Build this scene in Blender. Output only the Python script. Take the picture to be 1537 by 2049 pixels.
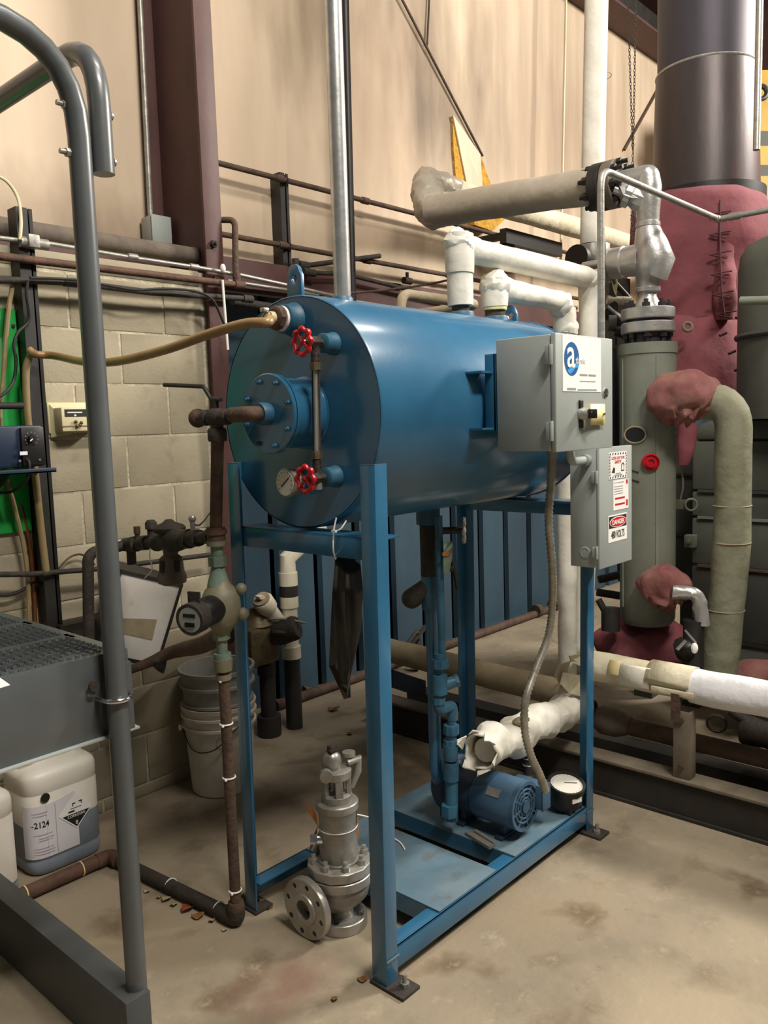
import bpy, bmesh, math, random
from mathutils import Vector, Matrix
random.seed(7)
for o in list(bpy.data.objects): bpy.data.objects.remove(o)
SC = bpy.context.scene
COL = SC.collection
V = Vector
PI = math.pi

# ------------------------------------------------------------------ camera
W_, H_ = 1537.0, 2049.0
CX, CY, FPX = W_/2, H_/2, 1656.0
HORIZON_Y, HORIZON_SLOPE, VPX = 849.0, -0.0323, 2280.0
CAM = V((0, 0, 1.5))
def _hv(x): return HORIZON_Y + HORIZON_SLOPE*(x-CX)
_a = V((0-CX, _hv(0)-CY, FPX)); _b = V((W_-CX, _hv(W_)-CY, FPX))
_Z = _a.cross(_b).normalized()
if _Z.y > 0: _Z = -_Z
_X = V((VPX-CX, _hv(VPX)-CY, FPX)); _X = (_X-_Z*_X.dot(_Z)).normalized()
_Y = _Z.cross(_X)
def _cam2world(d): return V((_X.dot(d), _Y.dot(d), _Z.dot(d)))
cam_data = bpy.data.cameras.new('camera'); cam = bpy.data.objects.new('camera', cam_data); COL.objects.link(cam)
_r = _cam2world(V((1, 0, 0))); _u = _cam2world(V((0, -1, 0))); _f = _cam2world(V((0, 0, 1)))
cam.matrix_world = Matrix(((_r.x, _u.x, -_f.x, CAM.x), (_r.y, _u.y, -_f.y, CAM.y), (_r.z, _u.z, -_f.z, CAM.z), (0, 0, 0, 1)))
cam_data.sensor_fit = 'VERTICAL'; cam_data.sensor_height = 36.0; cam_data.lens = FPX/H_*36.0
cam_data.clip_start = 0.05; cam_data.clip_end = 100
SC.camera = cam
def ray(u, v): return _cam2world(V((u-CX, v-CY, FPX)))
def RX(u, v, x): d = ray(u, v); return CAM + d*((x-CAM.x)/d.x)      # pixel onto a plane across the tank axis
def RY(u, v, y): d = ray(u, v); return CAM + d*((y-CAM.y)/d.y)      # pixel onto a plane parallel to the wall
def RZ(u, v, z): d = ray(u, v); return CAM + d*((z-CAM.z)/d.z)      # pixel onto a level
def RD(u, v, dep): return CAM + ray(u, v)*(dep/FPX)                 # pixel at a depth

# ------------------------------------------------------------------ light
world = bpy.data.worlds.new('hall_ambient'); SC.world = world; world.use_nodes = True
bg = world.node_tree.nodes['Background']; bg.inputs[0].default_value = (1.0, 0.95, 0.89, 1); bg.inputs[1].default_value = 0.075
def area(name, loc, target, sx, sy, power, color=(1.0, 0.93, 0.83)):
    l = bpy.data.lights.new(name, 'AREA'); l.shape = 'RECTANGLE'; l.size = sx; l.size_y = sy; l.energy = power; l.color = color
    o = bpy.data.objects.new(name, l); COL.objects.link(o); o.location = loc
    o.rotation_euler = (V(target)-V(loc)).to_track_quat('-Z', 'Y').to_euler(); return o
area('overhead_light', (7.0, -1.2, 4.9), (2.6, 1.6, 1.4), 1.6, 0.6, 540)
area('overhead_light', (1.25, -1.0, 4.9), (1.4, 1.6, 0.6), 1.4, 0.4, 185)
area('overhead_light', (1.95, 0.5, 5.3), (1.9, 3.3, 2.6), 1.4, 0.4, 75)  # added fill aimed at the upper wall to brighten it
SC.view_settings.view_transform = 'Standard'; SC.view_settings.look = 'None'
SC.view_settings.exposure = 0.0; SC.view_settings.gamma = 1.0; SC.view_settings.use_curve_mapping = False

# ------------------------------------------------------------------ materials
def lin(c):
    if isinstance(c, str):
        c = c.lstrip('#'); c = [int(c[i:i+2], 16)/255 for i in (0, 2, 4)]
    return tuple((x/12.92 if x <= .04045 else ((x+.055)/1.055)**2.4) for x in c) + (1,)
MATS = {}
def M(name, c1, rough=.5, metal=0.0, c2=None, scale=6, lo=.4, hi=.65, stretch=(1, 1, 1), bump=0.0, bscale=30, c3=None, s3=1.5, lo3=.55, hi3=.7, detail=6, trans=0, alpha=1, sss=0, bstretch=None, spec=.5, coat=0):
    m = bpy.data.materials.new(name); m.use_nodes = True; nt = m.node_tree; N = nt.nodes; L = nt.links
    b = N['Principled BSDF']; b.inputs['Roughness'].default_value = rough; b.inputs['Metallic'].default_value = metal
    b.inputs['Base Color'].default_value = lin(c1); b.inputs['Specular IOR Level'].default_value = spec
    b.inputs['Transmission Weight'].default_value = trans; b.inputs['Alpha'].default_value = alpha
    b.inputs['Coat Weight'].default_value = coat; b.inputs['Coat Roughness'].default_value = .15
    if sss: b.inputs['Subsurface Weight'].default_value = sss; b.inputs['Subsurface Radius'].default_value = (.05, .05, .05)
    if c2 or bump:
        tc = N.new('ShaderNodeTexCoord'); mp = N.new('ShaderNodeMapping'); L.new(tc.outputs['Object'], mp.inputs[0]); mp.inputs['Scale'].default_value = stretch
    out = None
    if c2:
        n = N.new('ShaderNodeTexNoise'); n.inputs['Scale'].default_value = scale; n.inputs['Detail'].default_value = detail; n.inputs['Roughness'].default_value = .65
        L.new(mp.outputs[0], n.inputs['Vector'])
        r = N.new('ShaderNodeMapRange'); r.inputs[1].default_value = lo; r.inputs[2].default_value = hi; L.new(n.outputs[0], r.inputs[0])
        mx = N.new('ShaderNodeMix'); mx.data_type = 'RGBA'; mx.inputs[6].default_value = lin(c1); mx.inputs[7].default_value = lin(c2)
        L.new(r.outputs[0], mx.inputs[0]); out = mx.outputs[2]
        if c3:
            n3 = N.new('ShaderNodeTexNoise'); n3.inputs['Scale'].default_value = s3; n3.inputs['Detail'].default_value = 7; L.new(mp.outputs[0], n3.inputs['Vector'])
            r3 = N.new('ShaderNodeMapRange'); r3.inputs[1].default_value = lo3; r3.inputs[2].default_value = hi3; L.new(n3.outputs[0], r3.inputs[0])
            m3 = N.new('ShaderNodeMix'); m3.data_type = 'RGBA'; L.new(out, m3.inputs[6]); m3.inputs[7].default_value = lin(c3); L.new(r3.outputs[0], m3.inputs[0]); out = m3.outputs[2]
        L.new(out, b.inputs['Base Color'])
    if bump:
        nb = N.new('ShaderNodeTexNoise'); nb.inputs['Scale'].default_value = bscale; nb.inputs['Detail'].default_value = 5
        L.new(mp.outputs[0], nb.inputs['Vector'])
        if bstretch:
            mp2 = N.new('ShaderNodeMapping'); L.new(tc.outputs['Object'], mp2.inputs[0]); mp2.inputs['Scale'].default_value = bstretch; L.new(mp2.outputs[0], nb.inputs['Vector'])
        bp = N.new('ShaderNodeBump'); bp.inputs['Strength'].default_value = bump; bp.inputs['Distance'].default_value = .02
        L.new(nb.outputs[0], bp.inputs['Height']); L.new(bp.outputs[0], b.inputs['Normal'])
    MATS[name] = m; return m
def mixin(mat, color, mask_fn):
    """lay a patch of colour of its own shape over a material; mask_fn(nt, position_socket) -> mask socket"""
    nt = mat.node_tree; N = nt.nodes; L = nt.links; b = N['Principled BSDF']
    tc = N.new('ShaderNodeTexCoord'); msk = mask_fn(nt, tc.outputs['Object'])
    mx = N.new('ShaderNodeMix'); mx.data_type = 'RGBA'; lk = b.inputs['Base Color'].links
    if lk: L.new(lk[0].from_socket, mx.inputs[6])
    else: mx.inputs[6].default_value = b.inputs['Base Color'].default_value
    mx.inputs[7].default_value = lin(color); L.new(msk, mx.inputs[0]); L.new(mx.outputs[2], b.inputs['Base Color'])
def blob(center, radii, strength=1.0, nscale=3.0, nstretch=(1, 1, 1), soft=.5):
    def fn(nt, pos):
        N = nt.nodes; L = nt.links
        s = N.new('ShaderNodeVectorMath'); s.operation = 'SUBTRACT'; L.new(pos, s.inputs[0]); s.inputs[1].default_value = center
        d = N.new('ShaderNodeVectorMath'); d.operation = 'DIVIDE'; L.new(s.outputs[0], d.inputs[0]); d.inputs[1].default_value = radii
        le = N.new('ShaderNodeVectorMath'); le.operation = 'LENGTH'; L.new(d.outputs[0], le.inputs[0])
        mp = N.new('ShaderNodeMapping'); L.new(pos, mp.inputs[0]); mp.inputs['Scale'].default_value = nstretch
        n = N.new('ShaderNodeTexNoise'); n.inputs['Scale'].default_value = nscale; n.inputs['Detail'].default_value = 6; L.new(mp.outputs[0], n.inputs['Vector'])
        a = N.new('ShaderNodeMath'); a.operation = 'MULTIPLY_ADD'; L.new(n.outputs[0], a.inputs[0]); a.inputs[1].default_value = 1.6; a.inputs[2].default_value = -.8
        ad = N.new('ShaderNodeMath'); ad.operation = 'ADD'; L.new(le.outputs['Value'], ad.inputs[0]); L.new(a.outputs[0], ad.inputs[1])
        r = N.new('ShaderNodeMapRange'); r.inputs[1].default_value = 1.0; r.inputs[2].default_value = 1.0-soft*1.6; r.inputs[3].default_value = 0; r.inputs[4].default_value = strength
        L.new(ad.outputs[0], r.inputs[0]); return r.outputs[0]
    return fn

M('blue', '#2d688c', .33, c2='#296083', scale=5, bump=.012, bscale=60, coat=.55)
M('blue_dusty', '#4f6d80', .62, c2='#6b7d85', scale=5, lo=.4, hi=.72, c3='#5a6466', s3=16, lo3=.58, hi3=.72)
M('blue_pipe', '#366a86', .5, c2='#29526a', scale=12)
M('concrete', '#867b68', .74, c2='#9f927d', scale=2.2, lo=.38, hi=.62, bump=.10, bscale=40, c3='#6c5d49', s3=5.5, lo3=.55, hi3=.70, detail=10)
M('block', '#a59c86', .95, c2='#968d77', scale=2.5, lo=.35, hi=.7, bump=.11, bscale=90, c3='#877f6a', s3=12, lo3=.6, hi3=.8)
M('mortar', '#c9c0a9', .95, c2='#999078', scale=8, bump=.4, bscale=60)
M('vinyl', '#d6c4ab', .7, c2='#c3ad95', scale=1.2, lo=.35, hi=.7, stretch=(1.5, 1, .35), bump=.08, bscale=3, c3='#b69a7c', s3=2.2, lo3=.62, hi3=.85)
M('vinyl_back', '#8a7a66', .8)
M('siding', '#324d5e', .6, c2='#2a4150', scale=3, stretch=(1, 1, .3))
M('red_steel', '#543532', .55, c2='#472c2a', scale=4, bump=.05)
M('rust_pipe', '#5b4638', .8, c2='#3e322b', scale=14, bump=.25, bscale=70)
M('rust_pipe_red', '#654839', .75, c2='#4a342a', scale=12, bump=.2, bscale=60)
M('dark_iron', '#3a342d', .75, c2='#29241f', scale=18, bump=.25, bscale=80)
M('dusty_duct', '#6e6459', .9, c2='#5a5148', scale=9, bump=.15)
M('black_steel', '#211f1e', .5, c2='#2c2927', scale=9)
M('black', '#141312', .45)
M('black_rubber', '#1d1c1c', .7)
M('grey_paint', '#565a5c', .34, c2='#4f5355', scale=5, coat=.2)
M('grey_paint_dk', '#4a4d4e', .42, c2='#434647', scale=5)
M('panel_grey', '#a3aaa6', .45, c2='#9ba29f', scale=4, bump=.02)
M('white', '#eeeae2', .5)
M('sticker_white', '#f2f0ec', .45)
M('lag_white', '#e6e3d8', .6, c2='#d8d3c4', scale=6, bump=.35, bscale=11)
M('lag_cream', '#d8d0b8', .65, c2='#c3b898', scale=7, bump=.5, bscale=14)
M('lag_bright', '#efeff2', .55, c2='#e2e2e6', scale=6, bump=.5, bscale=12)
M('lag_dirty', '#a99b80', .75, c2='#8c7f66', scale=5, bump=.35, bscale=12)
M('lag_silver', '#b3aa9b', .42, .25, c2='#c6beb0', scale=5, bump=.4, bscale=9)
M('silver_paint', '#b9b7b4', .36, .6, c2='#a6a4a1', scale=8, bump=.12, bscale=40)
M('galv', '#c9cac8', .32, .75, c2='#aeb0ae', scale=14, bump=.04)
M('steel', '#b5b3ad', .38, .65, c2='#a19e96', scale=20, bump=.05, bscale=60)
M('steel_dull', '#a6a49d', .46, .5, c2='#908d86', scale=16, bump=.15)
M('chrome', '#dcdcdc', .15, 1.0)
M('brass', '#6f6248', .5, .5, c2='#544a36', scale=20)
M('verdigris', '#76897a', .7, c2='#5f7365', scale=16, c3='#7d6c4e', s3=9, bump=.2)
M('meter_body', '#85806a', .6, .2, c2='#6c6a55', scale=9, bump=.12)
M('red', '#c41324', .35, c2='#ab1220', scale=20)
M('hose', '#a8895c', .35, c2='#8f6f45', scale=5, trans=.15, sss=.2)
M('hose_old', '#8f7d5a', .5, c2='#76653f', scale=6)
M('glass', '#dfe6e4', .08, trans=.9)
M('green_panel', '#22ad45', .45, c2='#229143', scale=3)
M('pump_blue', '#16263c', .45, c2='#1a2c44', scale=6)
M('cream', '#d9d0aa', .5, c2='#ccc29b', scale=5)
M('copper', '#8a5530', .45, .6, c2='#6f4326', scale=12)
M('cable_black', '#191817', .6)
M('yellow_tag', '#f3e9ac', .6, c2='#ecdf9a', scale=5)
M('yellow_paint', '#b8901c', .5, c2='#9c7a18', scale=4)
M('fibreglass', '#c79a3e', .95, c2='#a37622', scale=14, bump=.8, bscale=40)
M('stack_steel', '#4b4445', .42, .5, c2='#3a3132', scale=3, stretch=(1, 1, .25), bump=.04, c3='#6a4a44', s3=2)
M('stack_rough', '#45414a', .55, .4, c2='#352f34', scale=3, stretch=(1, 1, .2))
M('red_blanket', '#84464d', .88, c2='#713c43', scale=4, bump=.5, bscale=7)
M('red_blanket_dusty', '#8d6359', .92, c2='#7b4347', scale=6, lo=.4, hi=.62, bump=.6, bscale=9)
M('lacing', '#4a2426', .8)
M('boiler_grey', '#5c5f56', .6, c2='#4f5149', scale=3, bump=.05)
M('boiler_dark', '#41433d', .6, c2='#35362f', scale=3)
M('column_grey', '#83877a', .5, c2='#767a6d', scale=4, bump=.05)
M('lag_green', '#8a8a74', .75, c2='#7a7963', scale=6, bump=.35, bscale=16)
M('dust_beam', '#7a7060', .9, c2='#5f5648', scale=5)
M('beam_black', '#25221f', .8, c2='#332e28', scale=5)
M('pvc', '#e6e0cb', .4, c2='#d8d1ba', scale=4)
M('abs_black', '#33312f', .55, c2='#2a2826', scale=7)
M('bucket_white', '#d8d1c2', .6, c2='#bdb5a4', scale=5, bump=.05, c3='#7f7460', s3=4, lo3=.58, hi3=.75)
M('bucket_grey', '#8b8a84', .6, c2='#7b7a73', scale=5)
M('jug_plastic', '#ece7dd', .4, c2='#dbd3c4', scale=4, sss=.3)
M('jug_liquid', '#8c95a0', .4, c2='#7e8894', scale=4, sss=.2)
M('paper', '#dedbe0', .6)
M('ink', '#1b1a1a', .6)
M('ink_grey', '#8f9296', .6)
M('tube_pale', '#cfc3b8', .4)
M('tape_tan', '#d6c794', .6, c2='#c8b884', scale=8)
M('ink_light', '#b9bcc0', .6)
M('ink_pink', '#b9a3b4', .6)
M('logo_blue', '#1d5c97', .4)
M('logo_cyan', '#3f9ede', .4)
M('danger_red', '#c8202a', .45)
M('stain_red', '#7a4437', .8)
M('leaf', '#8a5f35', .8, c2='#6a4727', scale=30)
M('leaf_pale', '#b3a27c', .85, c2='#9c8b66', scale=30)
M('leaf_red', '#a04a2a', .8, c2='#7d3a22', scale=30)
M('orange_ribbon', '#c97a2c', .6, c2='#b0661f', scale=10)
M('dark_sheet', '#34312f', .18, c2='#2a2826', scale=5, coat=.6)
M('motor_blue', '#41617b', .48, c2='#34536c', scale=6)
M('motor_dark', '#2a3f55', .5, c2='#22374b', scale=6)
M('gauge_face', '#d9d6cc', .4)
M('flex_metal', '#aaa496', .42, .5, c2='#8f897b', scale=30)
M('green_strap', '#1f6b57', .6)
M('board_white', '#e4e1da', .7, c2='#d0cbc2', scale=3, c3='#b3aea5', s3=7, lo3=.62, hi3=.75)
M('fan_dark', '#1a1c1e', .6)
MT = MATS
# dirt and other toned patches with their own shape on floor and wall
def specks(scale, lo, hi, amount):
    def fn(nt, pos):
        N = nt.nodes; L = nt.links; n = N.new('ShaderNodeTexNoise'); n.inputs['Scale'].default_value = scale; n.inputs['Detail'].default_value = 8; n.inputs['Roughness'].default_value = .7
        L.new(pos, n.inputs['Vector']); r = N.new('ShaderNodeMapRange'); r.inputs[1].default_value = lo; r.inputs[2].default_value = hi; r.inputs[4].default_value = amount
        L.new(n.outputs[0], r.inputs[0]); return r.outputs[0]
    return fn
mixin(MT['concrete'], '#b3a58d', specks(11, .56, .70, .6))
mixin(MT['concrete'], '#5b4d3c', specks(26, .62, .72, .55))
mixin(MT['concrete'], '#7a6346', specks(1.1, .5, .68, .45))
mixin(MT['concrete'], '#6b3d34', blob((1.33, 1.62, 0), (.22, .13, .2), .55, 5))
mixin(MT['concrete'], '#5b3a30', blob((1.22, 1.72, 0), (.10, .06, .2), .5, 7))
mixin(MT['concrete'], '#b5a58a', blob((1.95, .75, 0), (.5, .3, .2), .45, 4))  # paler patch on the open floor right of the stand
mixin(MT['concrete'], '#463a2d', blob((2.0, 2.35, 0), (.55, .5, .3), .55, 2.5))  # darker patch on the floor from the stand toward the wall
mixin(MT['vinyl'], '#75634f', blob((4.0, 3.3, 3.66), (1.25, 1, 1.0), .95, 2.6, (1.4, 1, .4), .5))
mixin(MT['vinyl'], '#4f4438', blob((4.12, 3.3, 3.40), (.26, 1, .36), .6, 6, (2.2, 1, .4), .6))
mixin(MT['vinyl'], '#8a7461', blob((5.8, 3.3, 3.7), (1.7, 1, 1.5), .75, 2.4, (2.5, 1, .3), .6))
mixin(MT['vinyl'], '#84735a', blob((3.6, 3.3, 2.25), (2.9, 1, .36), .65, 3.5, (1.5, 1, .7), .7))
mixin(MT['vinyl'], '#b9a088', blob((3.6, 3.3, 3.2), (.5, 1, .9), .5, 3, (2.5, 1, .3), .6))
mixin(MT['vinyl'], '#86715d', blob((1.6, 3.3, 2.36), (1.3, 1, .24), .65, 5, (1.5, 1, .8), .7))
# ------------------------------------------------------------------ mesh helpers
def perp(a):
    a = a.normalized(); r = V((0, 0, 1)) if abs(a.z) < .9 else V((1, 0, 0))
    x = r.cross(a).normalized(); return x, a.cross(x).normalized()
def fillet(pts, R, n=7):
    pts = [V(p) for p in pts]; out = [pts[0]]
    for i in range(1, len(pts)-1):
        p, a, b = pts[i], pts[i-1]-pts[i], pts[i+1]-pts[i]
        r = R[i-1] if isinstance(R, (list, tuple)) else R
        ang = a.angle(b)
        if ang > PI-.02: out.append(p); continue
        t = min(r/math.tan(ang/2), a.length*.49, b.length*.49); A = p+a.normalized()*t; B = p+b.normalized()*t
        for k in range(n+1):
            s = k/n; out.append(A*(1-s)**2 + p*2*s*(1-s) + B*s*s)
    out.append(pts[-1]); return out
def spline(pts, n=8):
    pts = [V(p) for p in pts]; P = [pts[0]*2-pts[1]]+pts+[pts[-1]*2-pts[-2]]; out = []
    for i in range(1, len(P)-2):
        for k in range(n):
            t = k/n; a, b, c, d = P[i-1], P[i], P[i+1], P[i+2]
            out.append(.5*((2*b)+(c-a)*t+(2*a-5*b+4*c-d)*t*t+(3*b-a-3*c+d)*t**3))
    out.append(pts[-1]); return out
LEAN = [0]   # the stand leans very slightly, as in the photograph
class MB:
    def __init__(s): s.v = []; s.f = []
    def add(s, vs, fs):
        o = len(s.v); s.v += [V(p) for p in vs]; s.f += [tuple(i+o for i in f) for f in fs]; return s
    def box(s, lo, hi):
        a, b = V(lo), V(hi); x0, x1 = sorted((a.x, b.x)); y0, y1 = sorted((a.y, b.y)); z0, z1 = sorted((a.z, b.z))
        return s.add([(x0,y0,z0),(x1,y0,z0),(x1,y1,z0),(x0,y1,z0),(x0,y0,z1),(x1,y0,z1),(x1,y1,z1),(x0,y1,z1)],
                     [(0,3,2,1),(4,5,6,7),(0,1,5,4),(1,2,6,5),(2,3,7,6),(3,0,4,7)])
    def obox(s, c, ax, ay, az):
        """oriented box: centre and three half-axis vectors"""
        c, ax, ay, az = V(c), V(ax), V(ay), V(az)
        vs = [c+ax*i+ay*j+az*k for k in (-1, 1) for j in (-1, 1) for i in (-1, 1)]
        fs = [(0,2,3,1),(4,5,7,6),(0,1,5,4),(1,3,7,5),(3,2,6,7),(2,0,4,6)]
        if ax.cross(ay).dot(az) < 0: fs = [f[::-1] for f in fs]
        return s.add(vs, fs)
    def bar(s, a, b, w, h, up=(0, 0, 1)):
        a, b = V(a), V(b); d = (b-a); l = d.length/2; d.normalize(); x = V(up).cross(d)
        if x.length < 1e-4: x = V((1, 0, 0)).cross(d)
        x.normalize(); y = d.cross(x)
        return s.obox((a+b)/2, x*w/2, y*h/2, d*l)
    def tube(s, pts, r, seg=14, cap=True, closed=False):
        pts = [V(p) for p in pts]; n = len(pts); rs = r if isinstance(r, (list, tuple)) else [r]*n
        d0 = (pts[1]-pts[0]).normalized(); x, y = perp(d0); vs = []; prev = d0
        for i, p in enumerate(pts):
            if closed: d = (pts[(i+1) % n]-pts[i-1]).normalized()
            elif i == 0: d = d0
            elif i == n-1: d = (pts[-1]-pts[-2]).normalized()
            else:
                d = ((pts[i+1]-p).normalized()+(p-pts[i-1]).normalized())
                d = d.normalized() if d.length > 1e-6 else prev
            q = prev.rotation_difference(d); x = q @ x; prev = d; x = (x-d*x.dot(d)).normalized(); y = d.cross(x)
            for k in range(seg):
                t = 2*PI*k/seg; vs.append(p+(x*math.cos(t)+y*math.sin(t))*rs[i])
        fs = []
        for i in range(n if closed else n-1):
            for k in range(seg):
                a = i*seg+k; b = i*seg+(k+1) % seg; c = ((i+1) % n)*seg+(k+1) % seg; e = ((i+1) % n)*seg+k; fs.append((a, b, c, e))
        if cap and not closed: fs.append(tuple(range(seg-1, -1, -1))); fs.append(tuple((n-1)*seg+k for k in range(seg)))
        return s.add(vs, fs)
    def cyl(s, a, b, r, r2=None, seg=20, cap=True): return s.tube([a, b], [r, r if r2 is None else r2], seg, cap)
    def lathe(s, prof, base, axis, seg=28, capA=True, capB=True, wob=None):
        """profile of (radius, height) turned about an axis"""
        base, ax = V(base), V(axis).normalized(); x, y = perp(ax); vs = []; n = len(prof)
        for r, h in prof:
            for k in range(seg):
                t = 2*PI*k/seg; rr = r*(wob(t, h) if wob else 1); vs.append(base+ax*h+(x*math.cos(t)+y*math.sin(t))*rr)
        fs = [(i*seg+k, i*seg+(k+1) % seg, (i+1)*seg+(k+1) % seg, (i+1)*seg+k) for i in range(n-1) for k in range(seg)]
        if capA: fs.append(tuple(range(seg-1, -1, -1)))
        if capB: fs.append(tuple((n-1)*seg+k for k in range(seg)))
        return s.add(vs, fs)
    def ball(s, c, r, seg=16, rings=10, sc=(1, 1, 1)):
        c = V(c); vs = [c+V((0, 0, -r*sc[2]))]; fs = []
        for i in range(1, rings):
            p = -PI/2+PI*i/rings
            for k in range(seg):
                t = 2*PI*k/seg; vs.append(c+V((r*sc[0]*math.cos(p)*math.cos(t), r*sc[1]*math.cos(p)*math.sin(t), r*sc[2]*math.sin(p))))
        vs.append(c+V((0, 0, r*sc[2]))); top = len(vs)-1
        for k in range(seg): fs.append((0, 1+(k+1) % seg, 1+k)); fs.append((top, top-seg+k, top-seg+(k+1) % seg))
        for i in range(rings-2):
            for k in range(seg): a = 1+i*seg; fs.append((a+k, a+(k+1) % seg, a+seg+(k+1) % seg, a+seg+k))
        return s.add(vs, fs)
    def torus(s, c, axis, R, r, seg=24, rs=10, sweep=2*PI, start=0.0):
        x, y = perp(V(axis)); c = V(c); full = sweep > 6.28
        pts = [c+(x*math.cos(start+sweep*i/seg)+y*math.sin(start+sweep*i/seg))*R for i in range(seg if full else seg+1)]
        return s.tube(pts, r, rs, closed=full)
    def hexa(s, c, axis, r, h): return s.tube([V(c), V(c)+V(axis).normalized()*h], r, 6)
    def prism(s, poly, vec):
        """closed planar polygon (3-D points) pushed along vec"""
        P = [V(p) for p in poly]; n = len(P); vec = V(vec)
        nrm = sum(((P[i]-P[0]).cross(P[(i+1) % n]-P[0]) for i in range(n)), V((0, 0, 0)))
        if nrm.dot(vec) < 0: P = P[::-1]
        return s.add(P+[p+vec for p in P], [tuple(range(n-1, -1, -1)), tuple(range(n, 2*n))]+[(i, (i+1) % n, n+(i+1) % n, n+i) for i in range(n)])
    def plate_hole(s, outer, hc, hr, vec, seg=20):
        """plate outline (n points star-shaped about the hole) with a round hole"""
        vec = V(vec); hc = V(hc); n = len(outer); O = [V(p) for p in outer]
        I = []
        for p in O:
            d = (p-hc); I.append(hc+d.normalized()*hr)
        vs = O+I+[p+vec for p in O]+[p+vec for p in I]; fs = []
        for i in range(n):
            j = (i+1) % n
            fs += [(i, n+i, n+j, j), (2*n+i, 2*n+j, 3*n+j, 3*n+i), (i, j, 2*n+j, 2*n+i), (n+j, n+i, 3*n+i, 3*n+j)]
        return s.add(vs, fs)
    def build(s, name, mat, parent=None, smooth=True, bevel=0, ang=40, jitter=0, sub=0):
        off = V(parent['_o']) if parent is not None and '_o' in parent else V((0, 0, 0))
        if LEAN[0]: s.v = [p+V((.0065, -.0072, 0))*p.z for p in s.v]
        me = bpy.data.meshes.new(name)
        me.from_pydata([tuple(p-off) for p in s.v], [], s.f); me.validate()
        bm = bmesh.new(); bm.from_mesh(me); bmesh.ops.recalc_face_normals(bm, faces=bm.faces[:])
        if bevel:
            es = [e for e in bm.edges if len(e.link_faces) == 2 and e.calc_face_angle(0) > .6]
            try: bmesh.ops.bevel(bm, geom=es, offset=bevel, segments=2, affect='EDGES', profile=.5, clamp_overlap=True)
            except Exception: pass
        bm.to_mesh(me); bm.free()
        me.materials.append(MT[mat] if isinstance(mat, str) else mat)
        if smooth:
            me.shade_smooth()
            try: me.set_sharp_from_angle(angle=math.radians(ang))
            except Exception: pass
        o = bpy.data.objects.new(name, me); COL.objects.link(o)
        if parent is not None: o.parent = parent; o['_o'] = tuple(off)
        if sub:
            md = o.modifiers.new('subd', 'SUBSURF'); md.levels = md.render_levels = sub
        return o
def tag(o, label, cat, group=None):
    o['label'] = label; o['category'] = cat
    if group: o['group'] = group
    return o
def thing(name, label, cat, loc, group=None):
    o = bpy.data.objects.new(name, None); COL.objects.link(o); o.location = V(loc); o.empty_display_size = .05
    o['_o'] = tuple(V(loc)); return tag(o, label, cat, group)
def struct(o): o['kind'] = 'structure'; return o
def text(parent, s, size, pos, xdir, up, mat, name='lettering', ext=.00025, squeeze=1.0, bold=0.0, align='LEFT'):
    cu = bpy.data.curves.new('t', 'FONT'); cu.body = s; cu.size = size; cu.extrude = ext; cu.offset = bold; cu.resolution_u = 3; cu.align_x = align
    ob = bpy.data.objects.new('t', cu); COL.objects.link(ob)
    bpy.context.view_layer.update()
    me = bpy.data.meshes.new_from_object(ob.evaluated_get(bpy.context.evaluated_depsgraph_get()))
    bpy.data.objects.remove(ob); bpy.data.curves.remove(cu)
    x = V(xdir).normalized(); z = V(up).normalized(); n = x.cross(z)
    off = V(parent['_o']) if '_o' in parent else V((0, 0, 0)); pos = V(pos)
    for v in me.vertices:
        v.co = pos-off+x*v.co.x*squeeze+z*v.co.y+n*v.co.z
    me.name = name; me.materials.clear(); me.materials.append(MT[mat])
    o = bpy.data.objects.new(name, me); COL.objects.link(o); o.parent = parent; o['_o'] = tuple(off); return o
def lump(mb, amp, freq, seed=0):
    from mathutils import noise
    o = V((seed*7.3, seed*3.1, seed*1.7))
    for i, p in enumerate(mb.v):
        mb.v[i] = p+V((noise.noise(p*freq+o), noise.noise(p*freq+o+V((31, 7, 3))), noise.noise(p*freq+o+V((5, 41, 17)))))*amp
    return mb
def dense(pts, step):
    out = [V(pts[0])]
    for a, b in zip(pts[:-1], pts[1:]):
        a, b = V(a), V(b); n = max(1, int((b-a).length/step))
        for k in range(1, n+1): out.append(a.lerp(b, k/n))
    return out
def bolt_ring(parent, name, c, axis, R, n, r, h, mat, start=0.0, stud=0):
    x, y = perp(V(axis)); a = V(axis).normalized(); out = []
    for k in range(n):
        t = start+2*PI*k/n; p = V(c)+(x*math.cos(t)+y*math.sin(t))*R
        m = MB().hexa(p, a, r, h)
        if stud: m.cyl(p+a*h, p+a*(h+stud), r*.55, seg=8)
        out.append(m.build(name, mat, parent, ang=30))
    return out
X_, Y_, Z_ = V((1, 0, 0)), V((0, 1, 0)), V((0, 0, 1))
def pipe(name, label, cat, pts, r, mat, fr=0, couplings=(), cmat=None, group=None, seg=12, loc=None):
    """a run of pipe: the pipe itself plus its couplings [(point, direction, radius, length)]"""
    path = fillet(pts, fr) if fr else [V(p) for p in pts]
    if not couplings:
        o = MB().tube(path, r, seg).build(name, mat); return tag(o, label, cat, group)
    t = thing(name, label, cat, loc or pts[0], group); MB().tube(path, r, seg).build('pipe', mat, t)
    for p, d, cr, cl in couplings:
        d = V(d).normalized(); MB().cyl(V(p)-d*cl/2, V(p)+d*cl/2, cr, seg=seg).build('coupling', cmat or mat, t)
    return t
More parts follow.
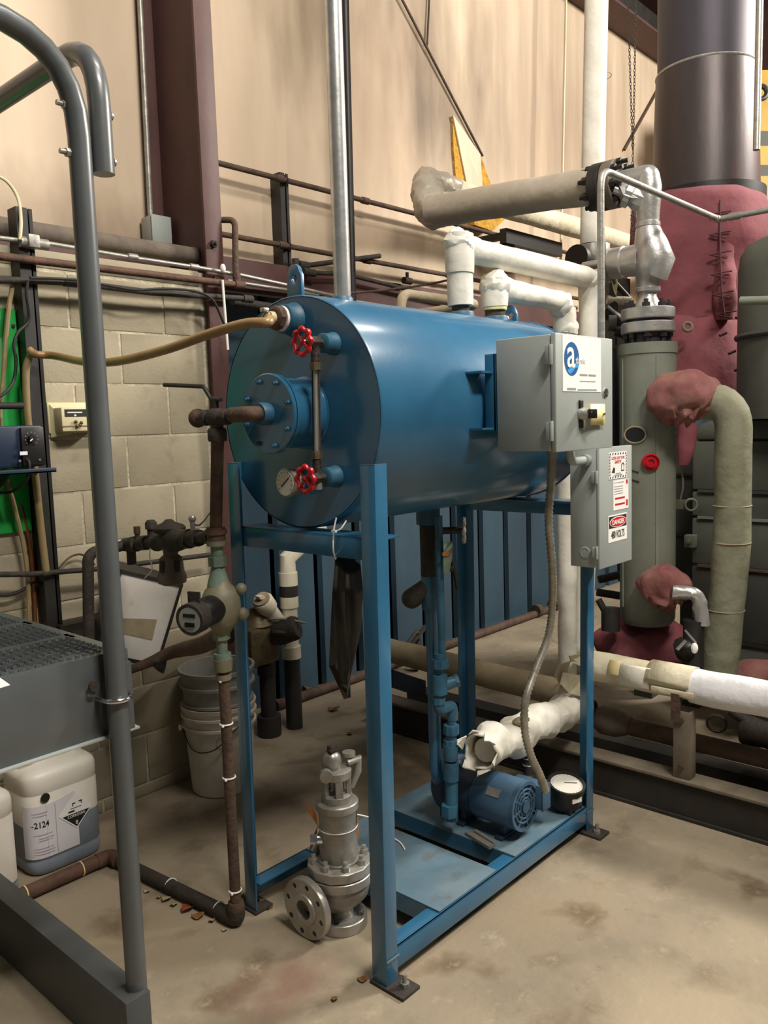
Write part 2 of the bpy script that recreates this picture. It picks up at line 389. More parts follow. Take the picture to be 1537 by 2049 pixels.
# ------------------------------------------------------------------ the setting
WY = 2.98                      # face of the block wall
UY = 3.30                      # face of the vinyl lining above
SY = 3.44                      # face of the blue siding below
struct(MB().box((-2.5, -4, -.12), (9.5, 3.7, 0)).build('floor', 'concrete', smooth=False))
bw = struct(MB().box((-.3, WY+.0035, 0), (2.19, WY+.2, 2.165)).build('wall_back', 'mortar', smooth=False))
blk = None
x0 = RY(328, 640, WY).x
for k in range(-1, 10):
    za, zb = max(.002, .053+.2045*k+.005), .053+.2045*(k+1)-.005
    off = 0 if k % 2 == 1 else .205
    for j in range(-6, 2):
        xa, xb = x0+off+j*.41+.005, x0+off+(j+1)*.41-.005
        xa, xb = max(xa, .0), min(xb, 2.155)
        if xb-xa < .03: continue
        b = MB().box((xa, WY+random.uniform(-.0015, .0015), za), (xb, WY+.05, zb)).build('block', 'block', bw, bevel=.0025)
MB().box((-.3, WY-.002, 2.105), (2.155, WY+.2, 2.17)).build('cap', 'block', bw, bevel=.008)
up = struct(MB().box((-.5, UY, 2.17), (9.3, UY+.05, 5.4)).build('wall_upper', 'vinyl', smooth=False))
for xs in (4.12, 5.35, 6.2):       # vertical lap seams of the lining
    MB().prism([(xs, UY+.001, 2.2), (xs+.05, UY+.001, 2.2), (xs+.045, UY-.0006, 2.2), (xs+.006, UY-.0014, 2.2)], (0, 0, 3.1)).build('seam', 'vinyl', up)
sd = struct(MB().box((2.2, SY+.03, 0), (9.3, SY+.06, 2.2)).build('wall_siding', 'siding', smooth=False))
pw = .318
for i in range(22):                             # ribbed sheets
    xa = 2.243+i*pw
    pr = [(0, .03), (.022, .03), (.034, 0), (pw-.034, 0), (pw-.022, .03), (pw, .03)]
    MB().prism([(xa+a, SY+b, 0) for a, b in pr]+[(xa+pw, SY+.035, 0), (xa, SY+.035, 0)], (0, 0, 2.2)).build('panel', 'siding', sd, smooth=False)
struct(MB().box((9.3, -4, 0), (9.4, 3.35, 5.4)).build('wall_right', 'vinyl', smooth=False))
# red steel column and girts
c = thing('steel_column', 'dark red steel column rising up the wall past the pipes', 'column', (2.2, 3.1, 0))
MB().box((2.163, 2.935, 0), (2.252, 2.95, 5.4)).build('front_flange', 'red_steel', c, bevel=.001)
MB().box((2.2, 2.95, 0), (2.213, 3.29, 5.4)).build('web', 'red_steel', c, smooth=False)
MB().box((2.13, 3.285, 0), (2.28, 3.297, 5.4)).build('back_flange', 'red_steel', c, smooth=False)
for zz, yy in ((2.13, 2.934), (2.28, 2.934)):
    MB().hexa((2.2, yy, zz), -Y_, .016, .014).cyl((2.2, yy-.014, zz), (2.2, yy-.03, zz), .008, seg=8).build('bolt', 'dark_iron', c)
g = MB().box((2.255, 3.2, 2.17), (9.2, 3.21, 2.305)).box((2.255, 3.21, 2.295), (9.2, 3.3, 2.305)).box((2.255, 3.21, 2.17), (9.2, 3.3, 2.18)).build('wall_girt', 'red_steel', smooth=False)
tag(g, 'long dark red steel girt running along the wall right of the column', 'beam')
g = MB().box((-.4, 3.2, 2.29), (2.16, 3.29, 2.30)).box((-.4, 3.2, 2.2), (2.16, 3.208, 2.30)).build('wall_girt', 'red_steel', smooth=False)
tag(g, 'dark red steel girt left of the column behind the fat grey duct pipe', 'beam')
p1 = RY(1270, 70, 3.2); zb = p1.z
g = thing('eave_beam', 'dark horizontal steel beam high on the wall left of the stack', 'beam', (7, 3.2, zb))
MB().box((5.2, 3.05, zb), (9.2, 3.29, zb+.02)).build('bottom_flange', 'red_steel', g, smooth=False)
MB().box((5.2, 3.17, zb+.02), (9.2, 3.18, zb+.26)).build('web', 'black_steel', g, smooth=False)
MB().box((5.2, 3.05, zb+.26), (9.2, 3.29, zb+.28)).build('top_flange', 'red_steel', g, smooth=False)

# ------------------------------------------------------------------ tank stand
TX0, TX1, TY, TZ, TR = 1.555, 2.66, 1.735, 1.537, .322
FXA, FXB, FYA, FYB, PW = 1.497, 2.637, 1.41, 1.985, .052
st = thing('tank_stand', 'blue painted steel stand carrying the tank, with deck plates near the floor', 'stand', (1.5, 1.41, 0))
FXB, FYB = 2.629, 1.992
LEAN[0] = 1
for fx, sx in ((FXA, 1), (FXB, -1)):
    for fy, sy in ((FYA, 1), (2.006 if fx == FXA else 1.985, -1)):
        top = 1.40 if fx == FXA else 1.212
        T = .006; ly = .052; lx = .046
        poly = [(fx, fy, .01), (fx+sx*lx, fy, .01), (fx+sx*lx, fy+sy*T, .01), (fx+sx*T, fy+sy*T, .01), (fx+sx*T, fy+sy*ly, .01), (fx, fy+sy*ly, .01)]
        lg = MB().prism(poly, (0, 0, top-.01)).build('leg', 'blue', st, bevel=.0012)
        MB().prism([V(p)+V((0, 0, top-.0098)) for p in poly], (0, 0, .0015)).build('cut_end', 'blue_dusty', lg)
        fp = MB().box((fx-sx*.006, fy-sy*.062, 0), (fx+sx*.064, fy+sy*.056, .01)).build('foot_plate', 'dark_iron', st, bevel=.001)
        bc = V((fx+sx*.035, fy-sy*.034, .01))
        MB().hexa(bc, Z_, .013, .012).cyl(bc, bc+V((0, 0, .035)), .0065, seg=10).build('anchor_bolt', 'steel_dull', fp)
# tank saddles: cross beams
for fx, sx in ((FXA, 1), (FXB, -1)):
    MB().box((fx+sx*.008, FYA+.008, 1.155), (fx+sx*.014, FYB-.008, 1.2125)).box((fx+sx*.008, FYA+.008, 1.2065), (fx+sx*.10, FYB-.008, 1.2125)).build('cross_beam', 'blue', st, bevel=.001)
# bottom rails
for fy, sy in ((FYA, 1), (FYB, -1)):
    xs_ = FXA+(.046 if sy > 0 else .007)
    rl = MB().box((xs_, fy+sy*.001, .040), (FXB-.046, fy+sy*.007, .102)).box((xs_, fy+sy*.001, .096), (FXB-.046, fy+sy*.052, .102))
    rl.build('side_rail', 'blue', st, bevel=.001)
MB().box((FXB-.016, FYA+.01, .04), (FXB-.008, FYB-.01, .10)).build('rear_rail', 'blue', st)
d1 = MB().box((1.735, FYA+.008, .1025), (2.02, FYB-.008, .108)).build('deck_plate', 'blue_dusty', st, bevel=.001)
d2 = MB().box((2.125, FYA+.008, .1025), (2.57, FYB-.008, .108)).build('deck_plate', 'blue_dusty', st, bevel=.001)
for xx in (1.735, 2.014): MB().box((xx, FYA+.06, .05), (xx+.006, FYB-.06, .1025)).build('deck_lip', 'blue', d1)
for xx in (2.125,): MB().box((xx, FYA+.06, .05), (xx+.006, FYB-.06, .1025)).build('deck_lip', 'blue', d2)
for fx, sx in ((FXA, 1), (FXB, -1)): MB().box((min(fx, fx+sx*.05), FYA-.0035, .075), (max(fx, fx+sx*.05), FYA-.0002, .082)).build('weld_bead', 'blue_dusty', st, bevel=.001)

LEAN[0] = 0
# ------------------------------------------------------------------ tank
tk = thing('water_tank', 'horizontal blue cylindrical steel water tank on the stand', 'tank', (2.1, TY, TZ-TR))
MB().lathe([(TR-.004, 0), (TR, .004), (TR, TX1-TX0)], (TX0, TY, TZ), X_, 96, capA=False, capB=False).build('shell', 'blue', tk, ang=50)
MB().lathe([(.001, 0), (TR-.006, 0), (TR-.006, .01)], (TX0+.001, TY, TZ), X_, 96, capA=True, capB=True).build('front_head', 'blue', tk)
MB().lathe([(TR-.003, -.01), (TR*.97, .02), (TR*.85, .05), (TR*.6, .08), (TR*.3, .095), (.01, .1)], (TX1, TY, TZ), X_, 64).build('rear_head', 'blue', tk)
MB().torus((TX1, TY, TZ), X_, TR, .004, 64, 6).build('weld_seam', 'blue', tk)
for lx in (TX0+.004, 2.615):
    yc = TY-.008; z0 = TZ+TR-(.012 if lx < 2 else .034); w = .029
    outl = [(lx, yc-w, z0), (lx, yc-w, z0+.062), (lx, yc-w*.62, z0+.087), (lx, yc-w*.25, z0+.094), (lx, yc+w*.25, z0+.094), (lx, yc+w*.62, z0+.087), (lx, yc+w, z0+.062), (lx, yc+w, z0)]
    MB().plate_hole(outl, (lx, yc, z0+.055), .0135, (.012, 0, 0)).build('lifting_lug', 'blue', tk, bevel=.001)
# manway
mc = RX(533, 828, 1.42); MY, MZ = mc.y, mc.z
MB().lathe([(.094, 0), (.094, .115), (.1, .118)], (1.437, MY, MZ), X_, 40, capA=False).build('manway_neck', 'blue', tk)
cv = MB().lathe([(.103, 0), (.106, .003), (.106, .009), (.103, .012)], (1.424, MY, MZ), X_, 48).build('manway_cover', 'blue', tk)
MB().lathe([(.106, 0), (.106, .008)], (1.4365, MY, MZ), X_, 48).build('manway_flange', 'blue', tk)
bolt_ring(cv, 'bolt', (1.424, MY, MZ), -X_, .088, 8, .0075, .007, 'blue_pipe', .3, .005)
MB().lathe([(.030, 0), (.030, .02), (.027, .03)], (1.424, MY, MZ), -X_, 24).build('centre_coupling', 'blue_pipe', cv)
# nozzles
hn = RX(588, 640, TX0); n1 = RX(667, 688, TX0); n2 = RX(672, 953, TX0)
for q, r in ((hn, .040), (n1, .026), (n2, .026)):
    MB().lathe([(r*1.18, 0), (r*1.12, .01), (r, .016), (r, .04), (r*.8, .043)], q, -X_, 24).build('nozzle', 'blue_pipe', tk)
for px_, yy in ((685, 0), (922, 0), (991, 0)):
    q = RY(px_, 622, TY); MB().lathe([(.034 if px_ == 685 else .048, -.03), (.033 if px_ == 685 else .046, .008), (.028 if px_ == 685 else .044, .014)], (q.x, TY, TZ+TR), Z_, 28).build('top_nozzle', 'blue_pipe', tk)
# cabinet bracket welded to the tank side
MB().box((1.985, 1.362, 1.47), (2.0, 1.40, 1.69)).box((1.985, 1.362, 1.47), (2.2, 1.372, 1.69)).build('cabinet_bracket', 'blue', tk, bevel=.002)
for zz in (1.475, 1.635): MB().box((1.93, 1.372, zz), (2.0, 1.43, zz+.006)).build('bracket_lug', 'blue', tk)
MB().cyl((2.12, TY, TZ-TR+.01), (2.12, TY, TZ-TR-.05), .04).build('bottom_nozzle', 'blue_pipe', tk)
# ------------------------------------------------------------------ fittings on the tank front
def handwheel(parent, c, axis, R, mat='red'):
    c = V(c); a = V(axis).normalized(); x, y = perp(a); n = 48; vs = []; seg = 8
    m = MB(); pts = []
    for k in range(n):
        t = 2*PI*k/n; rr = R*(1+.07*math.cos(8*t)); pts.append(c+(x*math.cos(t)+y*math.sin(t))*rr)
    m.tube(pts, [R*.2*(1+.22*math.cos(8*2*PI*k/n)) for k in range(n)], seg, closed=True)
    w = m.build('handwheel', mat, parent)
    m2 = MB().lathe([(R*.32, -R*.12), (R*.34, R*.1), (R*.2, R*.2)], c, a, 16)
    for k in range(4):
        t = 2*PI*(k+.5)/4; d = x*math.cos(t)+y*math.sin(t); m2.bar(c, c+d*R*.95, R*.22, R*.16, a)
    m2.build('wheel_spokes', mat, w)
    MB().hexa(c+a*R*.18, a, R*.18, R*.12).build('wheel_nut', 'brass', w); return w
GX = TX0-.066
sg = thing('sight_glass', 'vertical glass water-level gauge with two red handwheels on tank front', 'sight glass', (GX, n1.y, n2.z))
for q, s in ((n1, -1), (n2, 1)):
    m = MB().cyl(q-X_*.038, q-X_*.085, .0105, seg=14).lathe([(.013, 0), (.0175, .006), (.0175, .026), (.013, .032)], q-X_*.05, -X_, 6)
    m.cyl(q-X_*.066, q-X_*.066+Z_*s*.055, .0125, seg=14)
    m.lathe([(.011, 0), (.0135, .004), (.0135, .018), (.008, .024)], q-X_*.078, -X_, 12)
    b = m.build('gauge_valve', 'dark_iron', sg)
    MB().hexa(q-X_*.066+Z_*s*.05, Z_*s, .016, .02).build('packing_nut', 'brass', b, ang=30)
    MB().cyl(q-X_*.095, q-X_*.110, .005, seg=8).build('stem', 'brass', b)
    handwheel(sg, q-X_*.110, -X_, .031)
MB().cyl(n2-X_*.066-Z_*.01, n2-X_*.066-Z_*.03, .011, seg=10).build('drain_cock', 'steel_dull', sg)
MB().cyl(n1-X_*.066-Z_*.06, n2-X_*.066+Z_*.06, .0078, seg=14).build('glass_tube', 'glass', sg)
MB().cyl(n1-X_*.066-Z_*.06, n2-X_*.066+Z_*.06, .006, seg=10).build('water_in_tube', 'tube_pale', sg)
for dx in (-.013, .013):
    MB().cyl(n1+V((-.066, dx, -.03)), n2+V((-.066, dx, .03)), .0022, seg=8).build('guard_rod', 'dark_iron', sg)
# pressure gauge
gc = RX(572, 966, TX0-.055)
pg = thing('pressure_gauge', 'small round dial gauge with black needle low on tank front', 'gauge', (TX0, gc.y, gc.z))
MB().lathe([(.033, 0), (.037, .003), (.037, .03), (.040, .033), (.040, .040), (.037, .042)], gc+X_*.04, -X_, 36).build('case', 'steel_dull', pg)
f = MB().lathe([(.001, 0), (.0355, 0), (.0355, .001)], gc-X_*.003, -X_, 32).build('dial', 'gauge_face', pg)
m = MB()
for k in range(11):
    t = -2.2+4.4*k/10; d = V((0, math.sin(t), math.cos(t))); m.bar(gc-X_*.0045+d*.027, gc-X_*.0045+d*.032, .0012, .0006, X_)
m.build('dial_marks', 'ink', f); MB().bar(gc+V((-.005, -.018, .014)), gc+V((-.005, .014, -.011)), .003, .001, X_).build('needle', 'ink', f)
MB().cyl(gc+X_*.03, V((TX0, gc.y, gc.z)), .012, seg=12).build('stem', 'brass', pg)
# brown hose from the strut to the tank
hs = thing('water_hose', 'translucent brown hose sagging from the black strut to the tank', 'hose', RY(62, 712, 2.86))
hp = [RY(58, 700, 2.87), RY(72, 709, 2.85), RY(110, 712, 2.80), RD(170, 724, 2.65), RD(235, 723, 2.52), RD(330, 700, 2.38), RD(420, 668, 2.26), RD(490, 648, 2.17), RD(535, 645, 2.14), hn+V((-.085, .004, 0))]
MB().tube(spline(hp, 8), .0135, 14).build('tube', 'hose', hs)
MB().torus(hn+V((-.092, .005, 0)), X_, .0145, .003, 20, 6).build('hose_clamp', 'steel', hs)
MB().box(hn+V((-.105, .0, .014)), hn+V((-.085, .018, .026))).build('clamp_screw', 'steel', hs, bevel=.003)
MB().cyl(hn-X_*.043, hn-X_*.09, .017, seg=16).build('hose_barb', 'cream', hs)
MB().lathe([(.030, 0), (.033, .004), (.033, .018), (.026, .022)], hn-X_*.052, -X_, 8).build('bushing', 'rust_pipe_red', hs, ang=30)
MB().lathe([(.034, 0), (.034, .008)], hn-X_*.043, -X_, 24).build('seal_ring', 'white', hs)
ht = MB().tube(spline([RY(60, 712, 2.88), RY(52, 740, 2.89), RY(53, 800, 2.9), RY(58, 860, 2.9), RY(70, 945, 2.9), RY(80, 1040, 2.9), RY(93, 1150, 2.9)], 6), .013, 12)
tag(ht.build('drain_tube', 'hose_old'), 'yellowed plastic tube hanging down beside the black strut', 'tube')

# ------------------------------------------------------------------ make-up water line in front of the left leg
VX, VY = 1.422, 1.954
def vz(v): return RX(433+(v-850)*.054, v, VX).z
zt = MZ
CXp = 1.38
wl = thing('water_line', 'rusty vertical water pipe with ball valve and elbows feeding the tank cover', 'pipe', (VX, VY, 0))
el = [(1.424, MY, MZ), (CXp, MY, MZ), (CXp, MY+.09, MZ)]
MB().tube(fillet([(1.395, MY, MZ), (CXp-.015, MY, MZ), (CXp-.015, MY+.075, MZ)], .03), .0205, 16).build('elbow', 'rust_pipe', wl)
vy0 = MY+.06
vc = V((CXp-.015, RX(433, 832, CXp-.015).y, MZ-.004))
MB().cyl((CXp-.015, vy0, MZ), (CXp-.015, vc.y, MZ-.003), .0155, seg=14).build('nipple', 'dark_iron', wl)
vb = MB().lathe([(.019, -.055), (.022, -.05), (.022, -.035), (.017, -.03), (.024, -.018), (.026, 0), (.024, .018), (.017, .03), (.022, .035), (.022, .05), (.019, .055)], vc, Y_, 18).build('ball_valve', 'dark_iron', wl)
MB().cyl(vc, vc+Z_*.045, .008, seg=10).build('valve_stem', 'dark_iron', vb)
MB().tube(fillet([vc+V((0, -.025, .046)), vc+V((0, .02, .05)), vc+V((0, .05, .085)), vc+V((-.02, .21, .098))], .02), [.006]*99 if False else .006, 8).build('lever_handle', 'black_steel', vb)
MB().ball(vc+V((0, .085, 0)), .0265, 16, 10).cyl(vc+Y_*.05, vc+Y_*.085, .02, seg=14).build('pipe_cap', 'rust_pipe', wl)
# down leg: straight drop of the line
path = [vc+V((.0, .0, -.02)), vc+V((0, 0, -.06)), V((VX, VY, vz(1062)))]
MB().tube(fillet(path, .02), .0175, 14).build('drop_pipe', 'rust_pipe', wl)
MB().lathe([(.024, 0), (.026, .006), (.026, .03), (.022, .036)], vc-Z_*.065, Z_, 14).build('collar', 'dark_iron', wl)
def fit(nm, mat, v0, v1, r0, r1=None, seg=14):
    return MB().cyl((VX, VY, vz(v0)), (VX, VY, vz(v1)), r0, r1, seg).build(nm, mat, wl)
fit('tee', 'rust_pipe', 1056, 1092, .0265)
fit('tee_collar', 'rust_pipe_red', 1060, 1070, .031); fit('tee_collar', 'meter_body', 1083, 1093, .028)
fit('riser', 'verdigris', 1092, 1165, .018)
fit('hex_union', 'verdigris', 1115, 1134, .0265, None, 6)
fit('meter_tail', 'verdigris', 1134, 1175, .018, .034)
mz = vz(1213)
mt = MB().lathe([(.022, -.085), (.03, -.07), (.048, -.05), (.056, -.02), (.057, .0), (.055, .025), (.046, .045), (.03, .062), (.022, .08)], (VX+.002, VY-.004, mz), Z_, 26).build('meter_body', 'meter_body', wl)
mdir = V((-.9, -.3, -.06)).normalized(); mcn = V((VX+.002, VY-.004, mz))+mdir*.03
MB().lathe([(.04, 0), (.042, .005), (.042, .075), (.038, .08)], mcn, mdir, 28).build('meter_register', 'black', mt)
MB().lathe([(.043, .075), (.045, .08), (.045, .122), (.038, .122), (.037, .116)], mcn, mdir, 28, capA=False, capB=False).build('meter_ring', 'dark_iron', mt)
MB().lathe([(.001, 0), (.036, 0), (.036, .002)], mcn+mdir*.119, mdir, 24).build('meter_dial', 'panel_grey', mt)
lx = perp(mdir)[0]
MB().obox(mcn+mdir*.122+Z_*.012, V((.31, -.95, 0))*.02, Z_*.005, mdir*.001).build('counter_window', 'ink', mt)
MB().obox(mcn+mdir*.122-Z_*.014, V((.31, -.95, 0))*.016, Z_*.006, mdir*.001).build('counter_window', 'black', mt)
MB().obox(mcn+mdir*.095+Z_*.052, V((.31, -.95, 0))*.02, Z_*.02, mdir*.003).build('dial_lid', 'dark_iron', mt)
MB().ball((VX+.045, VY-.045, mz+.045), .017, 12, 8).build('meter_plug', 'meter_body', mt)
MB().ball((VX+.045, VY-.045, mz-.03), .02, 12, 8).build('meter_plug', 'meter_body', mt)
fit('meter_tail', 'verdigris', 1255, 1275, .019); fit('hex_union', 'verdigris', 1262, 1282, .0255, None, 6)
fit('riser', 'verdigris', 1280, 1320, .016); fit('reducer', 'verdigris', 1310, 1322, .0255); fit('reducer', 'meter_body', 1322, 1345, .029, .026); fit('collar', 'meter_body', 1352, 1362, .023)
MB().cyl((VX, VY, vz(1345)), (VX, VY, .045), .0165, seg=14).build('drop_pipe', 'rust_pipe', wl)
for v in (1362, 1452, 1560, 1788):
    z = vz(v); MB().torus((VX, VY, z), Z_, .0185, .0025, 18, 6).ball((VX-.018, VY-.008, z-.003), .0045, 8, 6).build('zip_tie', 'sticker_white', wl)
MB().lathe([(.024, 0), (.026, .004), (.026, .02), (.023, .03)], (VX, VY, .05), Z_, 14).build('collar', 'rust_pipe', wl)
e2 = RZ(222, 1712, .026); e3 = RZ(-90, 1838, .026); e3 = V((e3.x, e2.y, .026))
MB().tube(fillet([(VX, VY, .055), (VX, VY, .026), (VX-.004, VY+.05, .026)], .025), .026, 14).build('elbow', 'dark_iron', wl)
fl = thing('floor_pipe', 'rusty pipe lying on the floor, turning a corner beside the chemical jug', 'pipe', e2)
MB().tube([(VX-.004, VY+.055, .024), (e2.x, e2.y-.04, .024)], .0215, 14).build('pipe', 'dark_iron', fl)
MB().tube([(e2.x-.04, e2.y, .026), e3], .0235, 14).build('pipe', 'rust_pipe_red', fl)
MB().tube(fillet([(e2.x, e2.y-.055, .026), e2, (e2.x-.055, e2.y, .026)], .045), .026, 14).build('elbow', 'rust_pipe_red', fl)
for f_ in (.12, .5): 
    q = e2.lerp(e3, f_); MB().torus((q.x-.05, q.y, .026), X_, .0243, .0022, 18, 6).build('zip_tie', 'yellow_tag', fl)
for f_ in (.06, .45, .95):
    q = V((VX, VY+.05, .024)).lerp(V((e2.x, e2.y, .024)), f_); MB().torus(q, Y_, .0225, .0022, 18, 6).build('zip_tie', 'sticker_white', fl)

# ------------------------------------------------------------------ control cabinet and disconnect
CXA, CXB, CYA, CYB, CZA, CZB = 1.985, 2.309, 1.167, 1.360, 1.412, 1.727
cb = thing('control_cabinet', 'grey steel control cabinet with white logo sticker and yellow note', 'cabinet', (CXA, CYB, CZA))
MB().box((CXA, CYA+.018, CZA), (CXB, CYB, CZB)).build('body', 'panel_grey', cb, bevel=.003)
dr = MB().box((CXA-.001, CYA, CZA-.003), (CXB+.002, CYA+.016, CZB+.003)).build('door', 'panel_grey', cb, bevel=.003)
for z in (CZA+.03, CZB-.08):
    MB().box((CXA-.014, CYA+.012, z), (CXA, CYA+.026, z+.05)).cyl((CXA-.010, CYA+.010, z-.002), (CXA-.010, CYA+.010, z+.052), .006, seg=10).build('hinge', 'panel_grey', cb, bevel=.001)
def pd(u, v, dy=0): return RY(u, v, CYA+dy)
s0, s1 = pd(1125, 671), pd(1202, 784)
SXA, SXB, SZA, SZB = s0.x, pd(1202, 730).x, pd(1125, 783).z, pd(1125, 669).z-.001
sk = MB().box((SXA, CYA-.0012, SZA), (SXB, CYA, SZB)).build('logo_sticker', 'sticker_white', dr)
oc = pd(1143, 715); ow, oh = .0445, .0455
oc = V((SXA+.048, 0, SZB-.063)); ow = .041; oh = .046
m = MB(); m.prism([(oc.x+ow*math.cos(t), CYA-.0012, oc.z+oh*math.sin(t)) for t in [2*PI*k/40 for k in range(40)]], (0, -.0006, 0)); m.build('logo_oval', 'logo_blue', sk)
wv = [(oc.x-ow*.62, oc.z-oh*.72), (oc.x-ow*.1, oc.z-oh*.52), (oc.x+ow*.4, oc.z-oh*.28), (oc.x+ow*.93, oc.z-oh*.25), (oc.x+ow*.86, oc.z-oh*.48), (oc.x+ow*.4, oc.z-oh*.55), (oc.x+.0, oc.z-oh*.8), (oc.x-ow*.3, oc.z-oh*.92)]
MB().prism([(a, CYA-.0018, b) for a, b in wv], (0, -.0005, 0)).build('logo_wave', 'logo_cyan', sk)
text(sk, 'a', .115, (oc.x-.028, CYA-.0024, oc.z-.022), X_, Z_, 'sticker_white', squeeze=.95, bold=.001)
text(sk, 'tla', .026, (oc.x+.020, CYA-.0024, oc.z-.012), X_, Z_, 'sticker_white')
text(sk, 'ntic', .022, (oc.x+ow+.003, CYA-.0016, oc.z-.011), X_, Z_, 'ink_light')
for (a, b, z, h) in ((.092, .135, .108, .005), (.142, .185, .108, .005), (.092, .182, .124, .002), (.022, .07, .148, .006), (.08, .19, .149, .004)):
    MB().box((SXA+a, CYA-.0018, SZB-z), (SXA+min(b, SXB-SXA-.01), CYA-.0011, SZB-z+h)).build('print_line', 'ink_grey', sk)
lk = pd(1211, 786); MB().lathe([(.013, 0), (.0135, .004), (.008, .006)], lk, -Y_, 20).build('door_lock', 'chrome', dr)
ob = pd(1161, 828)
sw = MB().lathe([(.017, 0), (.017, .012), (.0145, .016), (.0145, .028)], ob, -Y_, 20).build('selector_switch', 'steel', dr)
for dz in (-.029, .027): MB().box(ob+V((-.01, -.006, dz-.011)), ob+V((.01, 0, dz+.011))).build('switch_plate', 'black', sw, bevel=.002)
kb = ob+V((.004, -.036, -.001)); MB().obox(kb, (.010, -.006, 0), (.003, .006, 0), (0, 0, .013)).cyl(ob-Y_*.028, kb, .011, seg=14).build('switch_knob', 'black', sw, bevel=.002)
nt0, nt1 = pd(1181, 850, -.02), pd(1218, 808, -.02)
no = MB(); nn = 6; vs = []
for i in range(nn+1):
    t = i/nn
    for z in (nt0.z, nt1.z): vs.append((nt0.x+(nt1.x-nt0.x)*t, CYA-.022+.010*math.sin(t*PI*.6)+.004*t, z-(.004*t if z == nt0.z else 0)))
no.add(vs, [(2*i, 2*i+2, 2*i+3, 2*i+1) for i in range(nn)])
nb = no.build('yellow_note', 'yellow_tag', sw); md = nb.modifiers.new('thick', 'SOLIDIFY'); md.thickness = .001
MB().cyl((nt1.x-.008, CYA-.0075, (nt0.z+nt1.z)/2), (nt1.x-.008, CYA-.0125, (nt0.z+nt1.z)/2), .004, seg=10).build('note_eyelet', 'brass', nb)
# disconnect box
DXA, DXB, DYA, DYB, DZA, DZB = 2.465, 2.7, 1.292, 1.400, 1.004, 1.398
ds = thing('disconnect_box', 'narrow grey electrical disconnect box with danger 480 volts sticker', 'electrical box', (DXA, DYB, DZA))
MB().box((DXA, DYA+.012, DZA), (DXB-.008, DYB, DZB)).build('body', 'panel_grey', ds, bevel=.002)
dd = MB().box((DXA-.001, DYA, DZA-.004), (DXB, DYA+.011, DZB+.004)).build('door', 'panel_grey', ds, bevel=.003)
for z in (DZA+.035, DZB-.11): MB().box((DXA-.012, DYA+.008, z), (DXA, DYA+.024, z+.036)).cyl((DXA-.010, DYA+.006, z-.003), (DXA-.010, DYA+.006, z+.039), .005, seg=10).build('hinge', 'panel_grey', ds, bevel=.001)
MB().box((DXB-.008, DYA+.012, 1.09), (DXB+.012, DYA+.02, 1.12)).build('hasp', 'steel', ds, bevel=.001)
MB().lathe([(.02, 0), (.02, .002), (.014, .003), (.014, .0015), (.010, .002)], (DXA, (DYA+DYB)/2, DZA+.05), -X_, 24).build('knockout', 'panel_grey', ds)
def qd(u, v): return RY(u, v, DYA)
def stick(parent, u0, u1, v0, v1, mat, nm):
    a, b = qd(u0, (v0+v1)/2), qd(u1, (v0+v1)/2); zt_, zb_ = qd(u0, v0).z, qd(u0, v1).z
    return MB().box((a.x, DYA-.0012, zb_), (b.x, DYA, zt_)).build(nm, mat, parent), a.x, b.x, zb_, zt_
k1, a, b, z0, z1 = stick(dd, 1218, 1254, 906, 960, 'sticker_white', 'lockout_sticker')
m = MB(); nst = 7
for i in range(nst):
    t = (i+.5)/nst; w = (b-a)/nst*.27
    for z in (z0+.003, z1-.009): m.prism([(a+(b-a)*t-w, DYA-.0012, z), (a+(b-a)*t+w*.3, DYA-.0012, z), (a+(b-a)*t+w, DYA-.0012, z+.006), (a+(b-a)*t-w*.3, DYA-.0012, z+.006)], (0, -.0005, 0))
    for x in (a+.003, b-.009):
        zz = z0+.01+(z1-z0-.02)*t; m.prism([(x, DYA-.0012, zz-.005), (x+.006, DYA-.0012, zz-.001), (x+.006, DYA-.0012, zz+.005), (x, DYA-.0012, zz+.001)], (0, -.0005, 0))
m.build('striped_border', 'ink', k1)
xm = (a+b)/2
text(k1, 'LOCK OUT FOR', .0135, (xm, DYA-.0018, z1-.024), X_, Z_, 'danger_red', align='CENTER', squeeze=.95)
text(k1, 'SAFETY', .0155, (xm, DYA-.0018, z1-.038), X_, Z_, 'danger_red', align='CENTER', squeeze=.95)
MB().prism([(a+.02, DYA-.0012, z0+.022), (a+.04, DYA-.0012, z0+.02), (a+.042, DYA-.0012, z0+.034), (a+.034, DYA-.0012, z0+.04), (a+.028, DYA-.0012, z0+.034)], (0, -.0006, 0)).build('hand_symbol', 'ink', k1)
m = MB().torus((b-.032, DYA-.0016, z0+.042), Y_, .009, .0015, 16, 6, PI, 0); m.box((b-.043, DYA-.0018, z0+.024), (b-.022, DYA-.0011, z0+.027)); m.box((b-.043, DYA-.0018, z0+.024), (b-.041, DYA-.0011, z0+.042)); m.box((b-.024, DYA-.0018, z0+.024), (b-.022, DYA-.0011, z0+.042)); m.build('padlock_symbol', 'ink', k1)
for (w, z) in ((.018, .016), (.03, .0105)): MB().box((xm-w, DYA-.0018, z0+z), (xm+w, DYA-.0011, z0+z+.0032)).build('print_line', 'ink_grey', k1)
k2, a, b, z0, z1 = stick(dd, 1227, 1257, 962, 1022, 'sticker_white', 'maker_sticker')
for t in (.07, .2, .28, .36, .44): MB().box((a+.006, DYA-.0018, z1-(z1-z0)*t-.002), (a+(b-a)*(.62 if t > .1 else .7), DYA-.0011, z1-(z1-z0)*t)).build('print_line', 'ink_grey', k2)
for t in (.58, .78): MB().box((a+.012, DYA-.0018, z1-(z1-z0)*t-.006), (a+(b-a)*.75, DYA-.0011, z1-(z1-z0)*t)).build('print_line', 'danger_red', k2)
